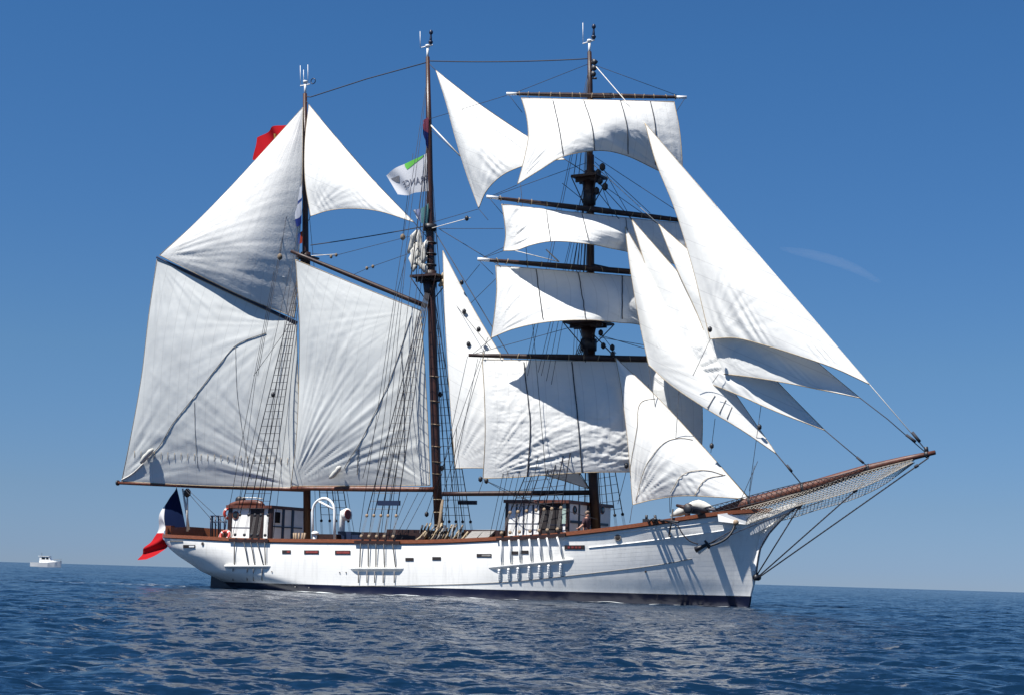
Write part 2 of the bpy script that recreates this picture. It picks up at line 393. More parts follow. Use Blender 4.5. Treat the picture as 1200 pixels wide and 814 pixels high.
def build_hull():
    NS = 150; v = []; fs = []; mi = []; uvs = []
    rows = []      # each row a level
    lv = [('b', t) for t in np.linspace(0, 1, 5)] + [('t', t) for t in np.linspace(0, 1, 27)]
    ss = .5 - .5 * np.cos(np.linspace(0, PI, NS)) ; ss = .6 * ss + .4 * np.linspace(0, 1, NS)
    for side in (-1, 1):
        for kind, t in lv:
            for s_ in ss:
                x = -2.7 + 36.5 * s_
                for _ in range(12):
                    z = (-0.9 + t * (zboot(x) + .9)) if kind == 'b' else zboot(x) + t * (zr(x) - zboot(x))
                    x = xa(z) + s_ * (xf(z) - xa(z))
                b_ = breadth(x, z)
                v.append((x, side * b_, z)); uvs.append((x, 0 if kind == 'b' else t))
    L = len(lv)
    for sd_ in range(2):
        for l in range(L - 1):
            if lv[l][1] == 1 and lv[l + 1][1] == 0: continue
            for s_ in range(NS - 1):
                a = sd_ * L * NS + l * NS + s_; q = (a, a + 1, a + NS + 1, a + NS)
                fs.append(q if sd_ == 0 else q[::-1]); mi.append(1 if l < 4 else 0)
    me = bpy.data.meshes.new('hull'); me.from_pydata(v, [], fs)
    me.materials.append(M['hull']); me.materials.append(M['boot'])
    me.polygons.foreach_set('material_index', mi); me.polygons.foreach_set('use_smooth', [True] * len(fs))
    ul = me.uv_layers.new(name='UVMap')
    for lp in me.loops: ul.data[lp.index].uv = uvs[lp.vertex_index]
    me.update(); bm = bmesh.new(); bm.from_mesh(me); bmesh.ops.remove_doubles(bm, verts=bm.verts, dist=.004); bm.to_mesh(me); bm.free()
    o = bpy.data.objects.new('hull', me); COL.objects.link(o); o.parent = ship
    return o
hull = build_hull()

def rail_path(n=120, z_off=0., out=0.):
    pts = []
    for side in (-1, 1):
        xs = [xa(zr(-3.)) + .001 + (xf(zr(33.8)) - xa(zr(-3.)) - .02) * (.5 - .5 * math.cos(PI * i / (n - 1))) for i in range(n)]
        row = []
        for x in xs:
            b_ = breadth(x, zr(x)); row.append((x, side * (b_ + out), zr(x) + z_off))
        pts.append(row)
    return pts
def sweep_rect(b, path, wd, hgt, mi=0):
    vs = []; fs = []
    n = len(path)
    for i, p in enumerate(path):
        q0 = np.array(path[max(0, i - 1)]); q1 = np.array(path[min(n - 1, i + 1)]); t = q1 - q0; t[2] = 0; t /= max(1e-6, np.linalg.norm(t))
        nn = np.array([t[1], -t[0], 0]); p = np.array(p)
        for a, c in ((-.5, 0), (.5, 0), (.5, 1), (-.5, 1)): vs.append(p + nn * wd * a + np.array([0, 0, hgt * c]))
    for i in range(n - 1):
        for j in range(4): fs.append((i * 4 + j, i * 4 + (j + 1) % 4, i * 4 + 4 + (j + 1) % 4, i * 4 + 4 + j))
    fs.append((0, 1, 2, 3)); fs.append(tuple(4 * (n - 1) + j for j in (3, 2, 1, 0)))
    b.add(vs, fs, mi)

rp_ = rail_path()
b = MB()
loop = rp_[0][::-1] + rp_[1][1:]
sweep_rect(b, [(p[0], p[1] * (1 - .05 / max(.3, abs(p[1]))), p[2] - .15) for p in loop], .28, .18); rail = b.build('rail', 'varnish', hull, 'red brown varnished cap rail')
b = MB()   # thin dark moulding under the cap
sweep_rect(b, [(p[0], p[1] * (1 - .03 / max(.3, abs(p[1]))), p[2] - .20) for p in loop], .16, .05); b.build('moulding', 'spar', hull)
# two white mouldings on the bow and the long rubbing strake
def strake(pts, r, m, label=None):
    b = MB(); P = [HP(x, y, r * .45) for x, y in catmull(pts, 40)]; b.tube(P, r, 6); b.build('strake', m, hull, label)
strake([(660, 632), (700, 627), (740, 621.5), (806, 615), (838, 610.5)], .028, 'white')
strake([(690, 641), (740, 635.7), (806, 627), (850, 620.5), (868, 617)], .028, 'white')
strake([(400, 686), (494, 685.2), (600, 680.8), (667, 674), (720, 668), (770, 661.5), (811, 654)], .022, 'grey', 'thin grey seam line along the lower side')
# deck and inner bulwark
b = MB(); xs = np.linspace(-2.3, 33.3, 60); vs = []
for x in xs:
    bb = max(.0, breadth(x, zr(x) - .95) - .12); vs += [(x, -bb, zr(x) - .95), (x, bb, zr(x) - .95)]
b.add(vs, [(2 * i, 2 * i + 2, 2 * i + 3, 2 * i + 1) for i in range(59)]); b.build('deck', 'deck', hull)
b = MB()
for row, sd_ in zip(rp_, (-1, 1)):
    vs = []
    for p in row:
        yl = max(0., breadth(p[0], p[2] - .95) - .12); yh = max(0., breadth(p[0], p[2] - .05) - .12)
        vs += [(p[0], sd_ * yl, p[2] - .95), (p[0], sd_ * yh, p[2] - .05)]
    b.add(vs, [(2 * i, 2 * i + 2, 2 * i + 3, 2 * i + 1) for i in range(len(row) - 1)], 0, True)
b.build('bulwark', 'varnish', hull)
# raised taffrail at the stern
b = MB(); tr = [p for p in rp_[1][::-1] if p[0] < 1.6] + [p for p in rp_[0] if p[0] < -1.9]
tr = [(p[0] + (.25 if p[0] < -2.4 else 0), p[1] * .93, p[2] + .02) for p in tr]
sweep_rect(b, tr, .12, .50); b.build('taffrail', 'varnish', hull)
# rudder
b = MB(); pl = [(-.15, -.6), (-.12, .70), (.25, .62), (1.0, .36), (1.5, .2), (1.5, -.6)]
b.prism(pl, -.11, .11); b.build('rudder', 'boot', ship)

# slots, hawse holes, portholes
def hull_rect(b, x0, y0, x1, y1, out, mi=0, n=6):
    top = [HP(x, y0 + (0), out) for x in np.linspace(x0, x1, n)]; bot = [HP(x, y1, out) for x in np.linspace(x0, x1, n)]
    ti = [HP(x, y0, -.03) for x in np.linspace(x0, x1, n)]; bi = [HP(x, y1, -.03) for x in np.linspace(x0, x1, n)]
    vs = top + bot + ti + bi
    fs = [(n + i, n + i + 1, i + 1, i) for i in range(n - 1)]
    fs += [(i, i + 1, 2 * n + i + 1, 2 * n + i) for i in range(n - 1)] + [(3 * n + i, 3 * n + i + 1, n + i + 1, n + i) for i in range(n - 1)]
    fs += [(0, 2 * n, 3 * n, n), (n - 1, 2 * n - 1, 4 * n - 1, 3 * n - 1)]
    b.add(vs, fs, mi)
slots = [(214.5, 637.8, 228.5, 641.6, .5, 'white'), (330.5, 644, 340.6, 648, .55, 'red'), (356.3, 644.2, 373.5, 648.4, .12, 'red'), (392.5, 644.5, 410.5, 649, .1, 'red'),
         (475, 653, 484.5, 656.6, .99, None), (506.5, 652, 516.5, 655.7, .99, None), (558.5, 648.3, 575.8, 652.2, .35, 'grey'),
         (599.5, 645.3, 607, 649.2, .99, None), (610.8, 644.4, 619.2, 648.4, .99, None), (661.5, 638.2, 685, 643.2, .3, 'red')]
for x0, y0, x1, y1, fr_, im in slots:
    tilt = -0.055 if x0 > 550 else 0
    b = MB(); hull_rect(b, x0, y0, x1, y1, .03); s_ = b.build('freeing_port', 'slot', ship)
    if im:
        b = MB(); xx = x0 + (x1 - x0) * fr_
        if im == 'red' and x0 > 600:
            for a_ in (.16, .34, .52, .70): hull_rect(b, x0 + (x1 - x0) * a_, y0 + 1.2, x0 + (x1 - x0) * (a_ + .12), y1 - 1.3, .045, 0, 2)
        else: hull_rect(b, xx, y0 + .9, x1 - .9, y1 - 1., .045, 0, 2)
        b.build('shutter', im, s_, 'reddish wooden shutter' if im == 'red' else None)
def hole(px, py, r, name='hawse_hole', m='slot', rim=True):
    p = HP(px, py, .02); q = HP(px + 3, py, .02); t = q - p; nn = np.array([t[1], -t[0], 0]); nn /= np.linalg.norm(nn)
    if nn[1] > 0: nn = -nn
    b = MB(); b.disc(p, nn, r, .06, 14); o = b.build(name, m, ship)
    if rim: b = MB(); b.torus(p, nn, r, .03); b.build('rim', 'grey', o)
hole(724, 629.4, .14); hole(237.5, 636.5, .08); hole(756.5, 669, .05, rim=False)
for x, y in ((318.5, 669), (398, 670), (405.5, 670), (346, 687), (362, 688)): hole(x, y, .035, 'outlet', 'grey', False)
# name strip at the stern (a dark moulding)
b = MB(); hull_rect(b, 199, 632.6, 214, 634.2, .04); b.build('moulding', 'grey', hull)

# channels and chain plates
groups = [((270, 316), [277, 288, 296, 303.5, 312.5], (263, 317), 661, 667, [273, 289.6, 297, 307], 585, .55),
          ((417, 470), [425, 434, 443, 452, 462.5], (411, 473), 664, 668.5, [420, 430, 439, 449, 462], 633, .55),
          ((583, 664), [589, 599, 610, 622.5, 633, 643, 655], (573, 672), None, None, [585, 596, 607, 620, 632, 643, 657], 625, .5)]
SHROUD_FEET = []
for gi, (ch, tops, bd, y0, y1, lows, _, _) in enumerate(groups):
    # upper channel, dark timber under the rail
    b = MB(); n = 14; X0 = HP(ch[0], 634)[0]; X1 = HP(ch[1], 634 if gi < 2 else 624)[0]
    P = [(x, -breadth(x, zr(x)) - .03, zr(x) - .20) for x in np.linspace(X0, X1, n)]
    sweep_rect(b, P, .28, .17); b.build('channel', 'darkspar', hull)
    # lower fender board: a shelf whose ends taper into the side
    b = MB()
    def yb(px): return (661.5 if gi == 0 else 664.3 if gi == 1 else 663.0 - (px - 573) / 99. * 9.2)
    vs = []; xs = np.linspace(bd[0], bd[1], 20)
    for i, px in enumerate(xs):
        e = min(1, i / 1.6, (19 - i) / 1.6); o_ = .02 + .13 * e; th = 0.26
        p = HP(px, yb(px), 0.); yy = -breadth(p[0], p[2])
        vs += [(p[0], yy + .06, p[2]), (p[0], yy - o_, p[2] - .02), (p[0], yy - o_, p[2] - .07), (p[0], -breadth(p[0], p[2] - th) + .05, p[2] - th)]
    fs = []
    for i in range(19):
        for j in range(3): fs.append((i * 4 + j, i * 4 + j + 1, i * 4 + 5 + j, i * 4 + 4 + j))
    b.add(vs, fs + [(0, 1, 2, 3), (76, 79, 78, 77)]); b.build('fender_board', 'hull', hull)
    bm_ = bpy.data.objects[-1] if False else None
    for tx, lx in zip(tops, lows + [None] * 5):
        xt = HP(tx, 634 if gi < 2 else 626)[0]
        t = np.array([xt, -breadth(xt, zr(xt)) - .19, zr(xt) - .08])
        SHROUD_FEET.append((gi, t))
        lxp = (lx if lx else tx - 3)
        lo = HP(lxp + (1.5 if gi < 2 else 3), yb(lxp) , .10)
        b = MB(); b.tube([t + np.array([0, 0, -.1]), (t + lo) / 2 + np.array([0, .0, 0]), lo], .03 if gi < 2 else .045, 6)
        o = b.build('chain_plate', 'iron' if gi < 2 else 'white', ship)
        if lx:
            b = MB(); p0 = HP(lx, yb(lx) + 4.5, .10); p1 = HP(lx, yb(lx) + (18 if gi < 2 else 17.5), .05)
            b.tube([p0, (p0 + p1) / 2, p1], .028 if gi < 2 else .05, 6)
            if gi == 2:
                for k in range(5): b.disc(p0 + (p1 - p0) * (k + .5) / 5, (0, 1, 0), .075, .08, 8)
            b.build('brace', 'white' if gi == 2 else 'grey', o)

# stem knee, trail board, cheeks
def knee(m=0):
    b = MB(); px = [(880, 668), (886, 669), (891, 642), (901, 625), (918, 606), (936, 591.5), (926, 590), (905, 598), (872, 611), (873, 640)]
    b.prism([(S(x, y)[0], S(x, y)[2]) for x, y in px], -.14, .14); b.build('stem_knee', 'white', hull)
knee()
for s_ in (-1, 1):
    b = MB(); A_ = S(874, 614.5, -.75); B_ = S(934, 591.5, -.12)
    P = [A_ + (B_ - A_) * t for t in np.linspace(0, 1, 12)]; P = [(p[0], p[1] * s_ * -1 * -1, p[2]) for p in P]
    P = [(p[0], abs(p[1]) * s_, p[2]) for p in P]
    sweep_rect(b, P, .12, .16); b.build('head_rail', 'white', hull)
    b = MB()     # trail board below the head rail
    lo = [S(x, y, -.6 + .45 * (x - 872) / 60) for x, y in ((876, 628), (890, 622), (905, 612), (932, 594))]
    hi = [S(x, y, -.75 + .6 * (x - 874) / 60) for x, y in ((876, 614.5), (892, 609), (906, 603.5), (932, 593))]
    lo = catmull(lo, 12); hi = catmull(hi, 12)
    b.add([(p[0], abs(p[1]) * s_, p[2]) for p in lo + hi], [(i, i + 1, i + 13, i + 12) for i in range(11)]); b.build('trail_board', 'white', hull)
    b = MB()     # bow bulwark board with its hawse
    a0 = S(841, 602, -1.75); a1 = S(876, 597.5, -.75); c0 = S(842, 610.5, -1.85); c1 = S(874, 614, -.85)
    vs = [(a0[0], abs(a0[1]) * s_, a0[2]), (a1[0], abs(a1[1]) * s_, a1[2]), (c1[0], abs(c1[1]) * s_, c1[2]), (c0[0], abs(c0[1]) * s_, c0[2])]
    vi = [(x, y - s_ * .25, z) for x, y, z in vs]
    b.add(vs + vi, [(0, 1, 2, 3), (7, 6, 5, 4), (0, 4, 5, 1), (1, 5, 6, 2), (2, 6, 7, 3), (3, 7, 4, 0)]); b.build('bow_board', 'white', hull)
b = MB(); p = S(862.5, 611.5, -1.35); b.disc(p, (.3, -1, 0), .13, .25, 14); b.build('hawse_pipe', 'cream', hull)

# broken foam along the waterline and the low wake astern
def foam():
    m = bpy.data.materials.new('sea_foam'); m.use_nodes = True; t = m.node_tree; p = t.nodes['Principled BSDF']
    p.inputs['Base Color'].default_value = (.62, .66, .68, 1); p.inputs['Roughness'].default_value = .6
    uv = t.nodes.new('ShaderNodeUVMap'); uv.uv_map = 'UVMap'; n = t.nodes.new('ShaderNodeTexNoise'); n.inputs['Scale'].default_value = 3.2; n.inputs['Detail'].default_value = 7; n.inputs['Roughness'].default_value = .7
    mp = t.nodes.new('ShaderNodeMapping'); mp.inputs['Scale'].default_value = (.45, 1.6, 1); g = t.nodes.new('ShaderNodeNewGeometry')
    t.links.new(g.outputs['Position'], mp.inputs[0]); t.links.new(mp.outputs[0], n.inputs[0])
    sp = t.nodes.new('ShaderNodeSeparateXYZ'); t.links.new(uv.outputs[0], sp.inputs[0])
    ad = t.nodes.new('ShaderNodeMath'); ad.operation = 'SUBTRACT'; t.links.new(n.outputs[0], ad.inputs[0]); t.links.new(sp.outputs[1], ad.inputs[1])
    mr = t.nodes.new('ShaderNodeMapRange'); mr.inputs['From Min'].default_value = .0; mr.inputs['From Max'].default_value = .12; mr.inputs['To Max'].default_value = .85
    t.links.new(ad.outputs[0], mr.inputs['Value']); t.links.new(mr.outputs[0], p.inputs['Alpha'])
    V = []; F = []; UV = []
    def strip(pts, k=7):
        """pts: (x, y_inner, y_outer, sparseness_inner, sparseness_outer) in ship coordinates"""
        o = len(V)
        for x, y0, y1, s0, s1 in pts:
            for j in range(k):
                q = j / (k - 1); w_ = ship_world((x, y0 + (y1 - y0) * q, 0)); V.append((w_[0], w_[1], SEA_Z(w_[0], w_[1]) + .02)); UV.append((x, s0 + (s1 - s0) * q))
        for i in range(len(pts) - 1):
            for j in range(k - 1): F.append((o + i * k + j, o + i * k + j + 1, o + (i + 1) * k + j + 1, o + (i + 1) * k + j))
    xs = np.linspace(.6, 33.0, 260); rg = random.Random(4)
    strip([(x, -breadth(x, .05) + .1, -breadth(x, .05) - .55 - .35 * math.sin(x * 1.3) ** 2, .22 + .08 * math.sin(x * .9) - (.06 if 2 < x < 12 else 0), .60) for x in xs])
    xs = np.linspace(-16, 1.0, 150)
    strip([(x, -.2, -2.6 - .25 * abs(x), .45 + .008 * abs(x), .66) for x in xs], 14)
    strip([(x, .2, 2.2 + .2 * abs(x), .45 + .008 * abs(x), .66) for x in xs], 12)
    me = bpy.data.meshes.new('foam'); me.from_pydata(V, [], F); me.materials.append(m); me.polygons.foreach_set('use_smooth', [True] * len(F))
    ul = me.uv_layers.new(name='UVMap')
    for lp in me.loops: ul.data[lp.index].uv = UV[lp.vertex_index]
    me.update(); o = bpy.data.objects.new('foam', me); COL.objects.link(o)
    tag(o, 'thin broken white foam along the hull and low wake astern', 'foam', kind='stuff')
foam()

# ------------------------------------------------------------------ spars
def pole(name, pts, r, m, parent=None, n=12, label=None):
    b = MB(); b.tube(pts, r, n); return b.build(name, m, parent or ship, label)
def seg(a, b_, n): a = np.array(a); b_ = np.array(b_); return [a + (b_ - a) * t for t in np.linspace(0, 1, n)]

mz0 = S(360, 640); mz1 = S(357.4, 110)
mizzen = pole('mast', [mz0, S(359.4, 520), S(358, 300), S(357.6, 200), mz1], [.21, .21, .19, .16, .12], 'mastwood')
mn0 = S(515.2, 640); mn1 = S(503.2, 262)
mainm = pole('mast', [mn0, S(511, 540), S(505.5, 345), mn1], [.24, .25, .23, .17], 'mastwood')
pole('topmast', [S(505.6, 350), S(505, 300), S(504.2, 262), S(502.8, 160), S(501.2, 67)], [.20, .20, .20, .17, .11], 'mastwood', mainm)
fr0 = S(698.6, 625); fr1 = S(688, 380)
forem = pole('mast', [fr0, S(695, 560), S(688.6, 405), fr1], [.25, .25, .24, .20], 'darkspar')
pole('topmast', [S(692.5, 415), S(692.0, 370), S(692, 300), S(692, 182)], [.22, .22, .20, .19], 'darkspar', forem)
pole('topgallant_mast', [S(690.5, 245), S(691, 200), S(691.5, 100), S(690.8, 61)], [.18, .18, .14, .11], 'darkspar', forem)

def box_pts(b, c, sx, sy, sz, mi=0): b.box((c[0] - sx / 2, c[1] - sy / 2, c[2] - sz / 2), (c[0] + sx / 2, c[1] + sy / 2, c[2] + sz / 2), mi)
# tops, trestle trees and cheeks at the doublings
def top_frame(c, sx, sy, parent, bulk=.5, hgt=1.2):
    b = MB(); box_pts(b, c, sx, sy, .12)
    for s_ in (-1, 1):
        box_pts(b, (c[0], s_ * .22, c[2] - .16), sx * .9, .12, .2)
        b.tube([(c[0] - sx / 2, s_ * sy / 2, c[2]), (c[0] - .15, s_ * .1, c[2] - hgt)], .03, 5)
        b.tube([(c[0] + sx / 2, s_ * sy / 2, c[2]), (c[0] + .15, s_ * .1, c[2] - hgt)], .03, 5)
    b.tube([(c[0], 0, c[2] - hgt), (c[0], 0, c[2] - .2)], [bulk * .55, bulk], 10)
    b.tube([(c[0] + .05, 0, c[2] - .1), (c[0] + .05, 0, c[2] + .35)], bulk * .75, 10)
    return b.build('crosstrees', 'darkspar', parent)
top_frame(S(689.5, 378.5), 2.1, 1.8, forem, .42, 1.3)
top_frame(S(690.5, 208), 1.5, 1.3, forem, .36, 1.6)
top_frame(S(504, 325), 1.7, 1.5, mainm, .42, 1.3)
b = MB(); c = S(503.6, 266); b.tube([c + np.array([0, 0, -.2]), c + np.array([0, 0, .12])], .40, 10)
for k in range(3): b.torus(S(504.5, 285 + 13 * k), (0, 0, 1), .30, .05)
b.build('mast_cap', 'iron', mainm)
b = MB(); c = S(358, 302); b.tube([c + np.array([0, 0, -.5]), c + np.array([0, 0, .3])], .30, 10); box_pts(b, c, 1.1, 1.2, .1)
b.build('crosstrees', 'darkspar', mizzen)
b = MB(); c = S(690.6, 236); b.tube([c + np.array([0, 0, -.2]), c + np.array([0, 0, .5])], .34, 10); b.build('mast_cap', 'iron', forem); b = MB(); c = S(690, 404)
b.tube([c + np.array([0, 0, -.3]), c + np.array([0, 0, .3])], .42, 10); b.build('mast_cap', 'iron', forem)
# mast bands and hoops
for py in (441, 470, 497, 523, 541, 555): b = MB(); b.torus(S(505.8 + (py - 345) / 185 * 5.6, py), (.1, 0, 1), .255, .028); b.build('mast_hoop', 'cream', mainm)
for py in (585, 600, 615): b = MB(); b.torus(S(515.0 - (640 - py) * .03, py), (0, 0, 1), .25, .03); b.build('mast_hoop', 'tan', mainm)

# masthead gear: white pole, crossbar, whip antennas, dark lantern
def masthead(px, py, bar, whips, parent, lamp=None):
    b = MB(); p0 = S(px, py); p1 = S(px + .3, py - 16); b.tube([p0, p1], .07, 8); b.disc(p1, (0, 0, 1), .14, .12, 10)
    b.tube([S(bar[0], bar[1]), S(bar[2], bar[3])], .035, 6)
    mh = b.build('masthead_pole', 'white', parent)
    for x, y0, y1 in whips:
        b = MB(); b.tube([S(x, y0), S(x - .3, y1)], .016, 5); b.build('antenna', 'white', parent)
    if lamp:
        b = MB(); p = S(*lamp); b.tube([p, p + np.array([0, 0, .35]), p + np.array([0, 0, .5]), p + np.array([0, 0, .8])], [.09, .07, .05, .08], 8)
        b.disc(p + np.array([0, 0, .12]), (0, 0, 1), .13, .12); b.disc(p + np.array([0, 0, .68]), (0, 0, 1), .11, .16); b.build('wind_sensor', 'navy', parent)
masthead(357.6, 112, (352, 101, 363, 99), [(352.2, 101, 77), (356, 99, 82), (361, 99, 76)], mizzen)
masthead(501, 70, (494, 56, 507, 53), [(492.6, 57, 37)], mainm, (504.6, 52))
masthead(690.6, 64, (683, 51.5, 697, 47), [(683.3, 51, 27)], forem, (695.5, 46))
b = MB(); q = S(362, 98); b.torus(q + np.array([.3, 0, .1]), (0, 1, 0), .16, .03); b.build('wind_sensor', 'navy', mizzen)
b = MB()
for y in (73, 80, 87): b.disc(S(696.5 + (y - 73) * -.1, y), (0, 1, 0), .15, .22, 8)
b.tube([S(694.5, 70), S(700, 73)], .06, 6); b.tube([S(694.8, 92), S(699, 92)], .06, 6); b.build('block', 'iron', forem)

# bowsprit
bs = [S(838, 603), S(870, 591.5), S(905, 582.0), S(942, 572), S(980, 560), S(1018, 548.2), S(1060, 537.5), S(1096, 529.5)]
bowsprit = pole('bowsprit', bs, [.30, .30, .29, .27, .24, .20, .14, .10], 'bowwood', None, 14, 'long red brown bowsprit')
b = MB()
for x, y, r in ((942, 572, .30), (1018, 548.5, .23), (1086, 532, .16), (880, 588.6, .32)):
    c = S(x, y); d = S(x + 4, y - 1.2) - c; b.disc(c, d, r, .18, 12)
b.tube([S(1086, 532) + np.array([0, 0, .1]), S(1085, 527) + np.array([0, 0, .15])], .1, 6); b.build('spar_band', 'iron', bowsprit)

# booms, gaffs, yards
MIZ_BOOM = S(138, 565.3, -1.8); MIZ_GAFF = S(183.5, 301.5, -3.35); MAIN_GAFF = S(341, 294.5, -2.8); MAIN_BOOM = S(341, 571.6, -1.5)
def spar(name, a, c, r0, rm, r1, m, label=None, n=9):
    P = seg(a, c, n); R = [r0 + (rm - r0) * min(1, t * 2.2) if t < .5 else r1 + (rm - r1) * min(1, (1 - t) * 2.2) for t in np.linspace(0, 1, n)]
    return pole(name, P, R, m, ship, 10, label)
mb = spar('boom', MIZ_BOOM, S(357.5, 573.2, -.2), .09, .14, .13, 'spar', 'aftmost long boom reaching over the stern')
b = MB(); b.disc(MIZ_BOOM, (1, 0, 0), .16, .12); b.build('boom_cap', 'iron', mb)
spar('boom', MAIN_BOOM, S(508.5, 573, -.2), .11, .15, .14, 'spar')
spar('boom', S(518.5, 578.2, -.6), S(692, 576.6, .0), .12, .14, .13, 'darkspar')
spar('gaff', MIZ_GAFF, S(347.5, 378.8, -.25), .06, .12, .12, 'navy', 'dark blue sloping gaff')
spar('gaff', MAIN_GAFF, S(499.5, 359, -.2), .09, .14, .14, 'darkspar')
FX = S(690, 400)[0]
yards = {}
def yard(key, l, r, deg, L, rad, m):
    ang = math.radians(deg); x0 = FX + 1.0
    A_ = PLN(*l, x0, ang); B_ = PLN(*r, x0, ang)
    d = (B_ - A_) / np.linalg.norm(B_ - A_); mast = S(691, (l[1] + r[1]) / 2)
    # level, equal arms about the mast
    tm = ((x0 - A_[0]) * math.cos(ang) + (0 - A_[1]) * math.sin(ang))
    B2 = A_ + np.array([math.cos(ang), math.sin(ang), 0]) * max(np.linalg.norm(B_ - A_), 2 * tm if L is None else 0)
    if L == 0: B2 = B_.copy()
    elif L is not None: B2[2] = A_[2] + (B_[2] - A_[2]) * L / np.linalg.norm(B_ - A_)
    else: B2[2] = A_[2] + (B_[2] - A_[2]) * np.linalg.norm(B2 - A_) / np.linalg.norm(B_ - A_)
    P = seg(A_, B2, 13); R = [rad * (.55 + .45 * min(1, min(i, 12 - i) / 4.)) for i in range(13)]
    o = pole('yard', P, R, m, ship, 10)
    u = (B2 - A_) / np.linalg.norm(B2 - A_)
    for e, sg in ((A_, 1), (B2, -1)):
        if key != 'course':
            b = MB(); b.tube([e - u * .05 * sg, e + u * .55 * sg], rad * .62, 10); b.build('yardarm_tip', 'white', o)
    random.seed(len(yards))
    for k in range(16):     # rope robands lashed round the yard
        b = MB(); c = A_ + (B2 - A_) * (.06 + .88 * (k + random.uniform(-.2, .2)) / 15); b.torus(c, u + np.array([0, 0, random.uniform(-.4, .4)]), rad * 1.02, .018, 0, 10, 4); b.build('lashing', 'tan', o)
    b = MB(); b.tube([S(691, (l[1] + r[1]) / 2 + .5), A_ + u * ((x0 - A_[0]) * u[0] + (0 - A_[1]) * u[1])], .16, 8); b.build('yard_truss', 'iron', o)
    yards[key] = (A_, B2, ang, x0); return o
yard('royal', (594.5, 110), (803.5, 114.3), 32, 0, .125, 'darkspar')
yard('topgallant', (571.5, 230.8), (794, 257.8), 45, None, .14, 'darkspar')
yard('topsail', (561, 304), (739, 318.6), 43, None, .15, 'darkspar')
yard('course', (549, 415.9), (758, 420.4), 32, None, .16, 'darkspar')

